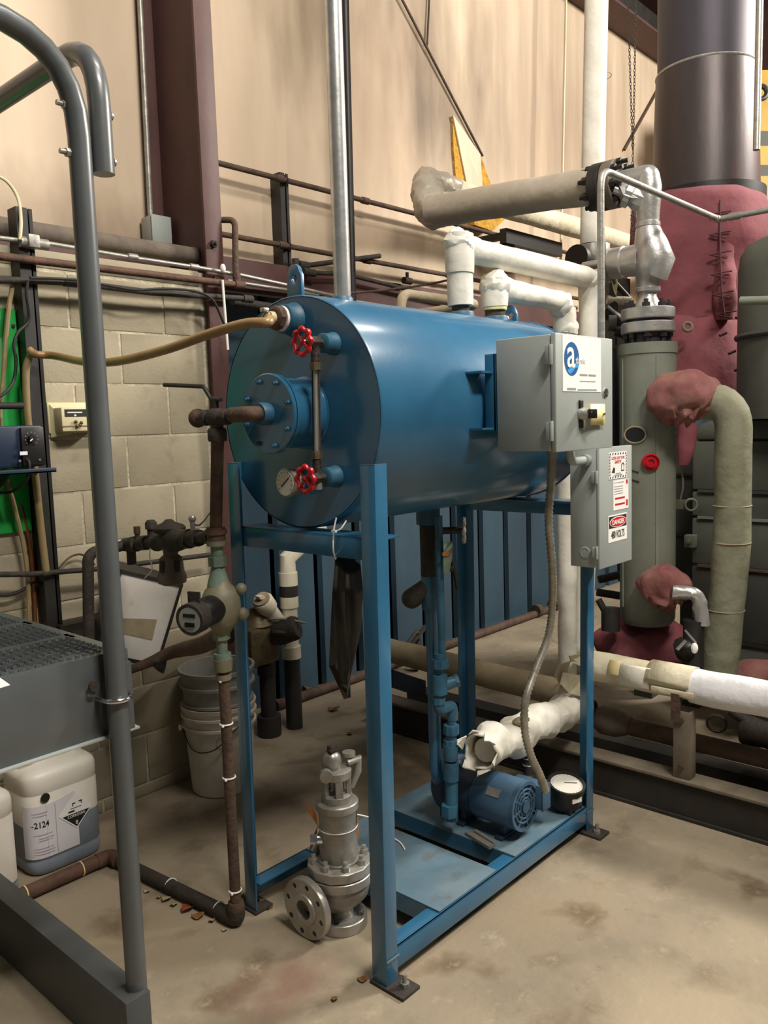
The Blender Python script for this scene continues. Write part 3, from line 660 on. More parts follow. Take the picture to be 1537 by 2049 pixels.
for t0, t1 in ((.02, .16), (.7, .9)): MB().box((b-.018, DYA-.0018, z1-(z1-z0)*t1), (b-.006, DYA-.0011, z1-(z1-z0)*t0)).build('red_patch', 'danger_red', k2)
k3, a, b, z0, z1 = stick(dd, 1217, 1254, 1033, 1087, 'sticker_white', 'danger_sticker')
xm = (a+b)/2; zm = z1-(z1-z0)*.27
bk = MB().box((a+.004, DYA-.0018, z1-(z1-z0)*.48), (b-.004, DYA-.0011, z1-.004)).build('black_header', 'ink', k3)
def oval(rx, rz, y, mat, nm): return MB().prism([(xm+rx*math.cos(t), y, zm+rz*math.sin(t)) for t in [2*PI*k/36 for k in range(36)]], (0, -.0005, 0)).build(nm, mat, k3)
hw = (b-a)/2-.008; oval(hw, .018, DYA-.0018, 'sticker_white', 'oval_border'); oval(hw-.003, .0155, DYA-.0023, 'danger_red', 'red_oval')
text(k3, 'DANGER', .022, (xm, DYA-.0030, zm-.008), X_, Z_, 'sticker_white', align='CENTER', squeeze=.98, bold=.0004)
text(k3, '480 VOLTS', .036, (xm, DYA-.0018, z0+.012), X_, Z_, 'ink', align='CENTER', squeeze=.56, bold=.0001)
# conduits between the boxes
cc = thing('conduit_elbow', 'short grey conduit elbow joining the cabinet to the disconnect box', 'conduit', (2.41, 1.33, 1.38))
cpts = [(2.36, 1.335, 1.44), (2.36, 1.335, 1.374), (DXA-.002, 1.335, 1.366)]
cpts = [(2.30, 1.31, 1.45), (2.30, 1.31, 1.368), (DXA-.001, 1.335, 1.362)]
MB().tube(fillet([(2.285, 1.30, CZA+.0), (2.30, 1.30, 1.365), (DXA-.02, 1.335, 1.362)], .05), .0135, 14).build('elbow', 'panel_grey', cc)
MB().cyl((DXA-.025, 1.335, 1.362), (DXA-.001, 1.335, 1.362), .0185, seg=16).build('locknut', 'panel_grey', cc)
fx = [RY(1105, 903, 1.30), RY(1103, 960, 1.30), RY(1098, 1040, 1.31), RY(1105, 1130, 1.33), RY(1106, 1200, 1.36), RY(1098, 1270, 1.38), RY(1072, 1340, 1.39), RY(1052, 1400, 1.39), RY(1050, 1460, 1.39), RY(1062, 1510, 1.38), RY(1080, 1550, 1.37), RY(1092, 1583, 1.37)]
fp_ = spline(fx, 40); m = MB()
dd_ = [fp_[0]]
for q in fp_[1:]:
    if (q-dd_[-1]).length > .0055: dd_.append(q)
m.tube(dd_, [.0137 if i % 2 else .0106 for i in range(len(dd_))], 12)
fc = thing('flexible_conduit', 'ribbed metal flexible conduit hanging from the cabinet to the pump motor', 'conduit', fx[-1])
m.build('conduit', 'flex_metal', fc, ang=80)
MB().cyl(fx[0]+Z_*.004, fx[0]-Z_*.02, .0165, seg=14).build('connector', 'steel', fc)
# ------------------------------------------------------------------ pipes on top of the tank
vx = RY(686, 600, TY).x
vp_ = thing('vent_pipe', 'tall shiny galvanised vent pipe standing on the tank top', 'pipe', (vx, TY, TZ+TR))
MB().cyl((vx, TY, TZ+TR+.005), (vx+.02, TY+.005, 4.6), .0248, seg=24).build('pipe', 'galv', vp_)
bx = vx+.045; by = TY+.14
q0, q1 = RY(704, 560, 3.05), RY(694, 0, 3.05)
tag(MB().cyl(q0-Z_*.3, q1+Z_*.8, .019, seg=12).build('dark_riser', 'black_steel'), 'dark steel riser near the wall just behind the galvanised vent pipe', 'pipe')
def lagged(name, label, path, r, mat, loc, amp=.004, freq=9, bands=(), extra=None):
    t = thing(name, label, 'pipe', loc); m = MB().tube(dense(path, .03), r, 22); lump(m, amp, freq, len(label)); m.build('lagging', mat, t)
    for p, d, rr, l, mt_ in bands:
        d = V(d).normalized(); mm = MB().tube([V(p)-d*l/2, V(p)-d*l*.2, V(p)+d*l*.2, V(p)+d*l/2], [rr, rr*1.03, rr*1.03, rr], 22); lump(mm, amp*.7, freq*1.5, 3); mm.build('wrap', mt_, t)
    return t
n1x = RY(922, 622, TY).x; n2x = RY(991, 632, TY).x
zh1 = RY(922, 497, TY).z; xe1 = RY(1180, 560, TY).x
zh2 = RY(992, 578, TY).z; xe2 = RY(1130, 600, TY).x
r1 = .044
a1 = lagged('insulated_pipe', 'upper white insulated pipe rising from the tank and running right', fillet([(n1x, TY, TZ+TR+.035), (n1x, TY, zh1), (xe1, TY, zh1-.004), (xe1-.03, TY, 1.2), (xe1-.08, TY, .52)], [.03, .05, .01]), r1, 'lag_white', (n1x, TY, TZ+TR), .003, 8,
    [((n1x, TY, zh1-.02), Z_, r1*1.1, .13, 'lag_white'), ((n1x+.06, TY, zh1), X_, r1*1.06, .05, 'lag_white'), ((xe1, TY, zh1-.06), Z_, r1*1.05, .07, 'lag_white')])
MB().cyl((n1x, TY, TZ+TR+.016), (n1x, TY, TZ+TR+.04), .03, seg=20).build('bare_pipe', 'rust_pipe', a1)
a2 = lagged('insulated_pipe', 'lower white insulated pipe with torn lagging, bending down behind the cabinet', fillet([(n2x, TY, TZ+TR+.04), (n2x, TY, zh2), (xe2, TY, zh2-.004), (xe2, TY, 1.2), (xe2+.0, TY, .42)], [.02, .06, .01]), .040, 'lag_white', (n2x, TY, TZ+TR), .007, 11,
    [((n2x, TY, zh2-.015), Z_, .047, .10, 'lag_white'), ((n2x+.05, TY, zh2), X_, .046, .06, 'lag_white'), ((n2x, TY, TZ+TR+.042), Z_, .043, .012, 'yellow_tag'), ((xe2, TY, zh2-.08), Z_, .044, .1, 'lag_white')])
MB().cyl((n2x, TY, TZ+TR+.016), (n2x, TY, TZ+TR+.045), .036, seg=20).build('bare_pipe', 'rust_pipe', a2)
# crumpled folds where the lagging cloth was wrapped around the bends
for par, q, r_, sd in ((a1, V((n1x, TY, zh1+.012)), .053, 1), (a2, V((n2x, TY, zh2+.012)), .054, 2), (a2, V((xe2-.03, TY, zh2-.02)), .049, 3), (a2, V((xe2+.004, TY-.005, zh2-.11)), .047, 4), (a1, V((xe1-.01, TY, zh1-.02)), .05, 5)):
    m = MB().ball(q, r_, 26, 16); lump(m, .009, 22, sd); lump(m, .006, 55, sd+3); m.build('crumpled_wrap', 'lag_white', par, ang=25)
# small brown bent pipe behind the tank
q = [RY(955, 570, 2.2), RY(850, 580, 2.2), RY(805, 588, 2.2), RY(800, 640, 2.2), RY(800, 700, 2.2)]
o = MB().tube(fillet([V((q[0].x, 3.21, q[2].z))]+[V((q[0].x, 2.2, q[2].z))]+q[2:4]+q[4:], .05), .021, 14); lump(o, .003, 14); tag(o.build('insulated_bend', 'lag_dirty'), 'small tan insulated pipe bending down behind the tank', 'pipe')
# long wrapped pipe coming from the wall elbow to the black flange
EX = 3.398; E0 = RY(852, 428, 2.75); EZ = E0.z
fl0 = RX(1192, 372, EX)
t = thing('wrapped_steam_pipe', 'grey-brown wrapped pipe running from the wall elbow to the black flange', 'pipe', (EX, 2.75, EZ))
m = MB().tube(dense([(EX, 2.70, EZ), (EX, fl0.y, fl0.z)], .05), .078, 26); lump(m, .005, 6); m.build('lagging', 'lag_silver', t)
wz = 2.785
m = MB().tube(dense(fillet([(EX, 2.60, EZ-.004), (EX, 2.73, EZ), (EX+.05, 2.80, EZ+.13), (EX+.16, 2.87, wz-.01), (EX+.42, 2.9, wz)], .05), .018), [.083, .09, .098]+[.098]*400, 30) if False else None
ep = dense(fillet([(EX, 2.58, EZ-.004), (EX+.01, 2.71, EZ), (EX+.08, 2.79, EZ+.12), (EX+.2, 2.88, wz), (EX+.42, 2.9, wz)], .05), .018)
m = MB().tube(ep, [.076+.010*math.sin(PI*min(1, i/(len(ep)*.75))) for i in range(len(ep))], 34); lump(m, .012, 9, 2); lump(m, .010, 24, 6); lump(m, .005, 60, 7); m.build('elbow_wrap', 'lag_silver', t, ang=28)
m = MB().tube(dense([(EX+.3, 2.9, wz), (7.2, 2.9, wz+.01)], .08), .066, 22); lump(m, .004, 5); m.build('wall_run', 'lag_cream', t)
# black bracket holding that pipe
bq = RY(1010, 478, 3.0)
t = thing('pipe_bracket', 'black steel wall bracket under the wrapped pipe', 'bracket', bq)
w0, w1 = RY(1008, 470, 3.0), RY(1120, 470, 3.0)
MB().box((w0.x, 2.98, w0.z-.05), (w1.x, 3.03, w0.z+.04)).box((w0.x, 3.03, w0.z-.02), (w0.x+.05, 3.3, w0.z+.02)).build('arm', 'black', t)
MB().box((w0.x+.02, 3.0, w0.z-.22), (w0.x+.12, 3.05, w0.z-.05)).build('leg', 'black', t)
# hanger rod and guy wires on the wall
tag(MB().cyl(RY(1121, 560, 3.1).lerp(RY(1133, -20, 3.1), 1.45), RY(1121, 560, 3.1), .009, seg=8).build('hanger_rod', 'cream'), 'thin pale hanger rod dropping down the wall', 'rod')
tag(MB().cyl(RY(966, 312, 3.285).lerp(RY(795, -20, 3.275), 2.4), RY(966, 312, 3.285), .008, seg=8).build('guy_wire', 'rust_pipe'), 'thin diagonal guy wire stretched across the stained wall', 'wire')
tag(MB().cyl(RY(1250, 300, 3.28), RY(1330, 156, 3.28), .010, seg=8).build('guy_wire', 'rust_pipe'), 'short diagonal wire on the wall just left of the stack', 'wire')
tag(MB().cyl(RY(855, 90, 3.285).lerp(RY(860, -20, 3.285), 4.5), RY(855, 90, 3.285), .006, seg=6).build('thin_wire', 'dark_iron'), 'short dark vertical wire at the top of the wall', 'wire')
# torn lining with yellow insulation
ti = thing('torn_lining', 'torn flaps of wall lining showing yellow fibreglass insulation', 'insulation', RY(940, 380, 3.28))
def flap(pxs, mat, nm, y, d=.012):
    MB().prism([RY(u, v, y) for u, v in pxs], (0, d, 0)).build(nm, mat, ti, smooth=False)
flap([(906, 232), (914, 250), (920, 275), (932, 330), (936, 372), (914, 372), (908, 300)], 'fibreglass', 'fibreglass', 3.285, .02)
flap([(962, 312), (968, 328), (988, 385), (963, 385), (961, 350)], 'fibreglass', 'fibreglass', 3.285, .02)
m = MB(); F_ = [(907, 230), (960, 312), (962, 375), (938, 385)]
fv = [RY(u, v, 3.275) for u, v in F_]; fv[1] += V((-.02, -.02, 0)); fv[2] += V((-.02, -.03, 0)); m.prism(fv, (0, .008, 0)); m.build('lining_flap', 'vinyl', ti, smooth=False)
flap([(945, 420), (1000, 405), (1010, 440), (985, 462), (950, 450)], 'fibreglass', 'fibreglass', 3.2, .07)
# thick white vertical pipe right
vpx, vpy = 3.60, 1.885
q0 = RD(1205, 200, 3.95); vpx, vpy = q0.x, q0.y
zb_ = RD(1183, 470, 3.95).z
t = thing('tall_white_pipe', 'thick white-painted vertical pipe beside the flanged steam line', 'pipe', (vpx, vpy, zb_))
qb = RD(1184, 490, 3.95)
MB().cyl(qb, RD(1207, 0, 3.95)+Z_*1.2, .0545, seg=28).build('pipe', 'lag_white', t)
for v in (153, 395): 
    k = RD(1200-(v-150)*.05, v, 3.95); MB().torus(k, Z_, .055, .0015, 28, 6).build('joint', 'lag_dirty', t)
MB().lathe([(.0545, .0), (.078, -.05), (.088, -.08), (.088, -.10)], qb, Z_, 24).build('reducer', 'steel_dull', t)
k = RD(1172, 520, 3.95); dv = V((-.9, .1, .1))
MB().lathe([(.06, 0), (.06, .03), (.045, .035), (.045, .06), (.06, .065), (.06, .09)], k+V((-.09, 0, 0)), X_, 20).build('flange', 'black_steel', t)

# ------------------------------------------------------------------ under the tank: pump and pipework
PZ = .1086
fe = RY(1050, 1613, 1.455); MX_, MZ_ = fe.x, fe.z; MR = .083
pm = thing('pump_motor', 'blue electric pump motor with slotted fan cover on the deck plate', 'motor', (MX_, 1.6, PZ))
MB().lathe([(.078, 0), (MR, .008), (MR, .16), (.079, .17)], (MX_, 1.458, MZ_), Y_, 40).build('housing', 'motor_blue', pm)
MB().lathe([(.079, 0), (.079, .07), (.07, .075)], (MX_, 1.63, MZ_), Y_, 36).build('end_bell', 'motor_dark', pm)
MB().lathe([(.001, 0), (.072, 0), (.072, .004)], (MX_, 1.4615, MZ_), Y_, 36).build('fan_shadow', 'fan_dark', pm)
fcov = MB()
fcov.lathe([(.071, -.002), (.083, -.002), (.083, .014), (.071, .010)], (MX_, 1.452, MZ_), Y_, 40, capA=False, capB=False)
for R_ in (.027, .041, .056):
    fcov.torus((MX_, 1.455, MZ_), Y_, R_, .0042, 36, 6)
for k in range(8):
    t_ = 2*PI*k/8+.2; d = V((math.cos(t_), 0, math.sin(t_))); fcov.bar(V((MX_, 1.455, MZ_))+d*.02, V((MX_, 1.455, MZ_))+d*.074, .007, .005, Y_)
fcov.lathe([(.001, -.003), (.021, -.003), (.021, .008)], (MX_, 1.450, MZ_), Y_, 20)
fcov.build('fan_cover', 'motor_blue', pm)
jq = RY(1072, 1600, 1.46)
jb = MB().box((jq.x-.012, 1.43, MZ_-.035), (jq.x+.036, 1.55, MZ_+.05)).build('terminal_box', 'motor_blue', pm, bevel=.004)
MB().box((jq.x-.012, 1.424, MZ_-.037), (jq.x+.038, 1.43, MZ_+.052)).build('terminal_cover', 'motor_blue', pm, bevel=.002)
np_ = V((MX_-.058, 1.52, MZ_+.058)); ax_ = V((-.72, 0, .69))
nq = V((MX_, 1.535, MZ_))+V((-.80, 0, .6)).normalized()*MR
tn = V((.6, 0, .8)).normalized(); MB().obox(nq, tn*.014, Y_*.026, V((-.8, 0, .6)).normalized()*.0015).build('name_plate', 'steel', pm)
for y in (1.50, 1.66):
    MB().box((MX_-.07, y, PZ), (MX_+.07, y+.03, PZ+.012)).box((MX_-.05, y+.005, PZ+.012), (MX_+.05, y+.025, MZ_-.06)).build('foot', 'motor_dark', pm, bevel=.002)
tag(MB().bar((MX_-.13, 1.50, PZ+.006), (MX_-.10, 1.62, PZ+.006), .022, .01).bar((MX_-.112, 1.50, PZ+.012), (MX_-.085, 1.60, PZ+.012), .012, .01).build('steel_shim', 'steel_dull'), 'loose steel shim bars on the deck in front of the pump', 'shim')
pu = thing('pump_casing', 'blue round pump casing bolted behind the motor', 'pump', (MX_, 1.76, PZ))
MB().lathe([(.05, 0), (.085, .005), (.1, .02), (.1, .055), (.085, .075), (.05, .08)], (MX_-.01, 1.705, MZ_+.01), Y_, 32).build('volute', 'motor_dark', pu)
MB().box((MX_-.06, 1.72, PZ), (MX_+.04, 1.77, MZ_-.06)).build('pedestal', 'motor_dark', pu, bevel=.003)
bolt_ring(pu, 'bolt', (MX_-.01, 1.705, MZ_+.01), -Y_, .088, 8, .007, .008, 'steel_dull', .2)
BX, BY = MX_-.09, 1.735
# suction and return pipes
sp = thing('suction_pipe', 'thick blue vertical pipe dropping from the tank bottom to the pump', 'pipe', (2.12, TY, .2))
sx = RY(866, 1300, TY).x
MB().tube(fillet([(2.12, TY, 1.19), (2.12, TY, 1.1), (sx, TY, 1.06), (sx, TY, .3), (MX_-.06, 1.76, .22)], .06), .0215, 16).build('pipe', 'blue', sp)
zv = RY(866, 1100, TY).z
MB().lathe([(.03, -.12), (.034, -.11), (.034, .11), (.03, .12)], (sx, TY, zv-.02), Z_, 14).build('gate_valve', 'dark_iron', sp)
zy = RY(866, 1180, TY).z
MB().lathe([(.026, -.07), (.034, -.06), (.036, .0), (.034, .05), (.026, .06)], (sx, TY, zy), Z_, 14).build('strainer_body', 'blue_pipe', sp)
MB().tube([(sx, TY, zy+.02), (sx-.05, TY+.045, zy-.025)], [.03, .034], 14).ball((sx-.05, TY+.045, zy-.025), .034, 14, 10).build('strainer_leg', 'dark_iron', sp)
rp = thing('return_line', 'slim blue return pipe with union and strainer fittings above the pump', 'pipe', (sx+.03, 1.66, .2))
RYp = 1.66
def rq(u, v): return RY(u, v, RYp)
rx = rq(882, 1200).x
MB().tube([(rx, RYp, 1.20), (rx, RYp, rq(882, 1318).z)], .0125, 14).build('pipe', 'blue_pipe', rp)
def rf(nm, u, v0, v1, r0, r1=None, seg=14, mat='blue_pipe'): 
    return MB().cyl((rq(u, v0).x, RYp, rq(u, v0).z), (rq(u, v1).x, RYp, rq(u, v1).z), r0, r1, seg).build(nm, mat, rp)
rf('collar', 880, 1308, 1318, .019); rf('union_nut', 881, 1318, 1336, .030, None, 8); rf('nipple', 882, 1334, 1352, .018)
rf('strainer', 880, 1350, 1388, .026); q = rq(884, 1372); MB().tube([q, q+V((.035, -.03, .012))], [.022, .019], 12).lathe([(.022, 0), (.022, .012)], q+V((.035, -.03, .012)), V((.035, -.03, .012)), 6).build('strainer_cap', 'blue_pipe', rp)
rf('nipple', 878, 1386, 1400, .015); rf('union_nut', 878, 1396, 1408, .023, None, 8)
MB().tube(fillet([rq(878, 1402), rq(878, 1422), rq(905, 1410), rq(905, 1440)], .02), .019, 12).build('elbow', 'blue_pipe', rp)
rf('nipple', 904, 1436, 1452, .015); rf('union_nut', 903, 1450, 1468, .027, None, 8); rf('nipple', 903, 1466, 1484, .018); rf('union_nut', 902, 1480, 1492, .025, None, 8); rf('check_valve', 902, 1490, 1520, .027, .024); rf('reducer', 903, 1524, 1560, .027); rf('tail_pipe', 904, 1558, 1640, .022)
rf('hex_plug', 900, 1610, 1632, .03, None, 6)
# tag and handwheel valve near the top of the return line
gv = thing('valve_tag', 'small green and orange tag hanging on a valve below the tank', 'tag', RY(898, 1100, RYp))
MB().prism([RY(u, v, RYp-.03) for u, v in ((888, 1084), (906, 1084), (905, 1118), (899, 1146), (888, 1146))], (0, .002, 0)).build('green_tag', 'verdigris', gv)
MB().prism([RY(u, v, RYp-.034) for u, v in ((886, 1106), (896, 1103), (902, 1107), (895, 1113), (886, 1112))], (0, .002, 0)).build('orange_print', 'orange_ribbon', gv)
hv = thing('gate_valve', 'small valve with grey handwheel on the return line under the tank', 'valve', RY(895, 1062, RYp))
k = RY(884, 1062, RYp); MB().cyl(k, k+V((.04, -.05, 0)), .012, seg=10).build('bonnet', 'dark_iron', hv)
handwheel(hv, k+V((.045, -.055, 0)), V((.6, -.8, 0)), .034, 'steel_dull')
k = RY(886, 1138, RYp); MB().cyl(k, k+V((.02, -.03, 0)), .01, seg=10).bar(k+V((.02, -.03, 0)), k+V((.03, -.035, -.07)), .014, .006).build('lever', 'dark_iron', hv)
# black-rimmed dial gauge lying on the rail
gq = RZ(1128, 1625, .11); gq = V((2.445, 1.475, .108))
gq = RY(1130, 1622, 1.462); gq = V((gq.x, 1.462+.0, .11))
bg_ = thing('dial_thermometer', 'large black round dial gauge lying face up on the stand rail', 'gauge', gq)
tilt = V((-.12, -.22, 1)).normalized(); gb = RY(1128, 1612, 1.465); gb.z = .121
MB().lathe([(.045, 0), (.057, .012), (.062, .03), (.062, .075), (.066, .078), (.066, .094), (.058, .094), (.056, .088)], gb, tilt, 40, capB=False).build('case', 'black', bg_)
df = MB().lathe([(.001, .086), (.057, .086), (.057, .088)], gb, tilt, 36).build('dial', 'gauge_face', bg_)
xx, yy = perp(tilt); m = MB()
for k in range(24):
    t_ = 2*PI*k/24; d = xx*math.cos(t_)+yy*math.sin(t_); m.bar(gb+tilt*.0885+d*.047, gb+tilt*.0885+d*.053, .0012, .0006, tilt)
m.build('dial_marks', 'ink_grey', df); MB().bar(gb+tilt*.0895-xx*.01, gb+tilt*.0895+(xx*.6+yy*.8)*.04, .002, .001, tilt).build('needle', 'ink', df)
ln_ = V((-.35, -.94, 0)); lq = gb+ln_*.0625+V((-.006, -.010, .046)); MB().obox(lq, V((.94, -.35, .02))*.02, (0, 0, .0085), ln_*.0025).build('maker_label', 'sticker_white', bg_)
for k in (-1, 1): MB().box(gb+V((k*.036-.007, -.052, -.010)), gb+V((k*.036+.007, -.03, .03))).build('lug', 'black', bg_, bevel=.003)
# broken lagging on the pump inlet pipe
L0, L1 = RY(945, 1508, TY-.14), RY(1158, 1405, TY)
L0 = RY(960, 1504, 1.57); L1 = RY(1150, 1412, 1.665)
bi = thing('broken_insulation', 'torn white pipe lagging, split open at its end above the motor', 'insulation', L0)
npt = 14; m = MB(); rr = []
P_ = [L0.lerp(L1, i/(npt-1))+V((0, 0, .010*math.sin(i*1.1))) for i in range(npt)]
rr = [.062+.006*math.sin(i*1.9)+(.005 if i in (5, 6) else 0) for i in range(npt)]; rr[-1] = .046; rr[-2] = .055
m.tube(dense(P_, .03) if False else P_, rr, 20, cap=False); m2_ = MB().tube(dense(P_, .014), [rr[min(npt-1, int(i/len(dense(P_, .014))*npt))] for i in range(len(dense(P_, .014)))], 36, cap=False); m = m2_; lump(m, .012, 12, 5); lump(m, .006, 30, 9); lump(m, .002, 80, 2); lg = m.build('lagging', 'lag_white', bi, ang=28)
md = lg.modifiers.new('thick', 'SOLIDIFY'); md.thickness = .006
m = MB().tube([L0+V((.03, 0, -.005)), L0.lerp(L1, .9)], .040, 14); m.build('inner_core', 'bucket_white', bi)
dirx = (L1-L0).normalized(); px1, py1 = perp(dirx)
for k, (t_, l_) in enumerate(((.3, .04), (1.2, .03), (2.2, .045), (3.4, .03), (4.4, .04), (5.3, .03))):
    d = px1*math.cos(t_)+py1*math.sin(t_); tt = px1*-math.sin(t_)+py1*math.cos(t_); c0 = L0+d*.060
    MB().prism([c0-tt*.026, c0+tt*.026, c0+tt*.012-dirx*l_*.8+d*.012, c0-dirx*l_+d*.004], d*.004).build('torn_flap', 'lag_white', bi, smooth=False)
q = L0.lerp(L1, .33)+V((-.01, -.03, .062)); m = MB().ball(q, .032, 12, 8, (1.3, .8, .5)); lump(m, .008, 30); m.build('exposed_patch', 'lag_dirty', bi)
# bare union under it
t = thing('pipe_union', 'dark union fitting between torn lagging and pump motor', 'fitting', RY(1058, 1560, 1.5))
q = RY(1057, 1500, 1.56); MB().cyl(q, q-Z_*.12, .018, seg=14).build('nipple', 'dark_iron', t)
for dz in (.03, .055): MB().torus(q-Z_*dz, Z_, .0185, .003, 18, 6).build('band', 'steel', t)
MB().lathe([(.024, 0), (.026, .02), (.02, .03)], q-Z_*.12, Z_, 8).build('nut', 'brass', t)
MB().ball(RY(1081, 1567, 1.40), .0085, 12, 8).build('plug', 'chrome', t)

# ------------------------------------------------------------------ hanging sleeve below the front beam
t = thing('plastic_sleeve', 'dark glossy plastic sleeve hung from the stand beam by a zip tie', 'sleeve', RX(688, 1110, 1.535))
m = MB(); vs = []; N_ = 10
cols = [((671, 1116), (665, 1190), (662, 1260), (659, 1332), (676, 1370), (688, 1399)), ((684, 1112), (680, 1190), (684, 1262), (688, 1335), (690, 1372), (691, 1400)), ((722, 1130), (721, 1190), (719, 1262), (711, 1332), (703, 1368), (693, 1398))]
for j, cl in enumerate(cols):
    for i, (u, v) in enumerate(cl):
        p = RX(u, v, 1.572); vs.append(p+V((.022 if j == 1 else (.012*math.sin(i*1.3) if j == 2 else 0), 0, 0)))
m.add(vs, [(j*6+i, j*6+i+1, (j+1)*6+i+1, (j+1)*6+i) for j in range(2) for i in range(5)])
sl = m.build('sheet', 'dark_sheet', t, ang=25); md = sl.modifiers.new('thick', 'SOLIDIFY'); md.thickness = .003
z0 = RX(670, 1035, 1.49)
MB().tube(spline([RX(673, 1036, 1.50), RX(668, 1062, 1.495), RX(667, 1100, 1.495), RX(672, 1118, 1.525)], 6), .0022, 8).tube(spline([RX(669, 1064, 1.494), RX(682, 1058, 1.50), RX(693, 1042, 1.52)], 5), .002, 8).build('zip_tie', 'sticker_white', t)
MB().box(RX(666, 1060, 1.492), RX(671, 1066, 1.486)).build('tie_head', 'sticker_white', t)
# ------------------------------------------------------------------ left wall services
q0, q1 = RY(-60, 442, 3.06), RY(398, 513, 3.06)
t = thing('duct_pipe', 'fat grey-brown dusty pipe lying along the top of the block wall', 'pipe', q1)
MB().cyl((q0.x-.6, 3.06, q1.z), (2.195, 3.06, q1.z), .034, seg=20).build('pipe', 'dusty_duct', t)
MB().cyl((2.175, 3.06, q1.z), (2.197, 3.06, q1.z), .036, seg=20).build('end_band', 'dusty_duct', t)
# conduit along the wall, passing in front of the column
Yc = 2.905
za = RY(300, 525, Yc).z
t = thing('wall_conduit', 'thin light grey conduit running along the wall in front of the column', 'conduit', (1.2, Yc, za))
MB().tube([RY(-40, 472, Yc), RY(100, 488, Yc), RY(260, 515, Yc), RY(400, 536, Yc), RY(480, 550, Yc), RY(590, 574, Yc), RY(700, 600, Yc)], .0085, 10).build('conduit', 'steel', t)
for u, v in ((84, 486), (265, 514), (388, 534)): 
    q = RY(u, v, Yc); MB().cyl(q-X_*.02, q+X_*.02, .0125, seg=10).build('coupling', 'steel_dull', t)
z2 = RY(300, 546, 2.9).z
pipe('rusty_wall_pipe', 'long reddish rusty pipe along the wall below the thin conduit', 'pipe', [RY(-40, 508, 2.89), RY(485, 571, 2.89)], .0145, 'rust_pipe_red', 0, [(RY(478, 570, 2.89), X_, .019, .05), (RY(474, 556, 2.89), Z_, .017, .04)])
pipe('dark_wall_pipe', 'lowest dark pipe on the wall, carrying a loose black cable', 'pipe', [RY(-40, 560, 2.9), RY(60, 561, 2.9), RY(160, 567, 2.9), RY(300, 585, 2.9), RY(500, 598, 2.9)], .012, 'dark_iron', 0, [(RY(495, 598, 2.9), X_, .017, .05), (RY(140, 566, 2.9), X_, .015, .05)])
cbp = [RY(60, 556, 2.87), RY(150, 560, 2.87), RY(220, 572, 2.87), RY(270, 580, 2.86), RY(330, 578, 2.86), RY(390, 583, 2.86), RY(425, 600, 2.86), RY(445, 640, 2.87), RY(455, 665, 2.88)]
tag(MB().tube(spline(cbp, 6), .0055, 8).build('black_cable', 'cable_black'), 'loose black cable draped along the dark wall pipe and past the column', 'cable')
# riser elbow right of the column
pipe('riser_pipe', 'rusty pipe elbow rising beside the red column', 'pipe', [RY(430, 440, 2.97), RY(470, 440, 2.90), RY(472, 556, 2.89)], .0135, 'rust_pipe', .03)
# white rod beside the column
t = thing('white_rod', 'white vertical rod hanging beside the red column', 'rod', RY(447, 540, 2.87))
MB().cyl(RY(445, 560, 2.87), RY(456, 700, 2.87), .0055, seg=8).build('rod', 'white', t); MB().ball(RY(446, 537, 2.87), .012, 10, 8, (1, 1, 1.6)).build('tip', 'white', t)
# pipes hidden under the girt
pipe('black_wall_pipe', 'thick dark pipe behind the tank below the girt', 'pipe', [RY(465, 603, 3.1), RY(900, 668, 3.1)], .02, 'dark_iron')
pipe('white_wall_pipe', 'pale pipe running along the girt behind the tank lug', 'pipe', [RY(455, 562, 3.12), RY(585, 582, 3.12), RY(900, 634, 3.12), RY(1150, 680, 3.12)], .009, 'steel')
# upper rails and strut on the lining
YR = 3.21
for k, (ua, va, ub, vb, lab) in enumerate(((436, 322, 1180, 535, 'upper rusty pipe crossing the lining right of the column'), (440, 465, 1180, 640, 'lower rusty pipe crossing the lining right of the column'))):
    A, B = RY(ua, va, YR), RY(ub, vb, YR); A.z = B.z = (A.z+RY((ua+ub)/2-150, (va+vb)/2-42, YR).z)/2
    pipe('wall_rail_pipe', lab, 'pipe', [V((2.26, YR, A.z)), V((B.x, YR, A.z))], .0135, 'rust_pipe', 0, [(V((x, YR, A.z)), X_, .0185, .05) for x in (2.83, 3.45, 4.2)])
s0, s1 = RY(553, 350, 3.25), RY(575, 350, 3.25)
t = thing('wall_strut', 'black vertical strut channel clamping the rusty wall pipes', 'strut', (s0.x, 3.25, 2.3))
zt_ = RY(560, 348, 3.25).z
MB().box((s0.x, 3.225, 2.31), (s0.x+.03, 3.232, zt_)).box((s0.x, 3.232, 2.31), (s0.x+.005, 3.298, zt_)).box((s0.x+.05, 3.232, 2.31), (s0.x+.055, 3.298, zt_)).box((s0.x+.04, 3.225, 2.31), (s0.x+.055, 3.232, zt_)).build('channel', 'black_steel', t)
for zz in (RY(563, 360, YR).z, RY(563, 490, YR).z): MB().torus((s0.x+.027, YR, zz), X_, .018, .004, 16, 6).build('clamp', 'dark_iron', t)
p = [RY(612, 532, 3.18), RY(660, 525, 3.18), RY(720, 520, 3.18)]
pipe('branch_pipe', 'short dark branch pipe with fittings just above the girt', 'pipe', [RY(600, 533, 3.18), RY(760, 512, 3.18)], .013, 'dark_iron', 0, [(RY(606, 532, 3.18), X_, .024, .06), (RY(592, 530, 3.18), Z_, .018, .06)])
pipe('branch_pipe', 'low dark pipe with small valves running on the girt behind the tank', 'pipe', [RY(610, 545, 3.15), RY(690, 548, 3.15), RY(900, 600, 3.15)], .012, 'dark_iron', 0, [(RY(618, 545, 3.15), X_, .02, .08), (RY(815, 562, 3.15), X_, .02, .06), (RY(815, 556, 3.15), Z_, .01, .06)])
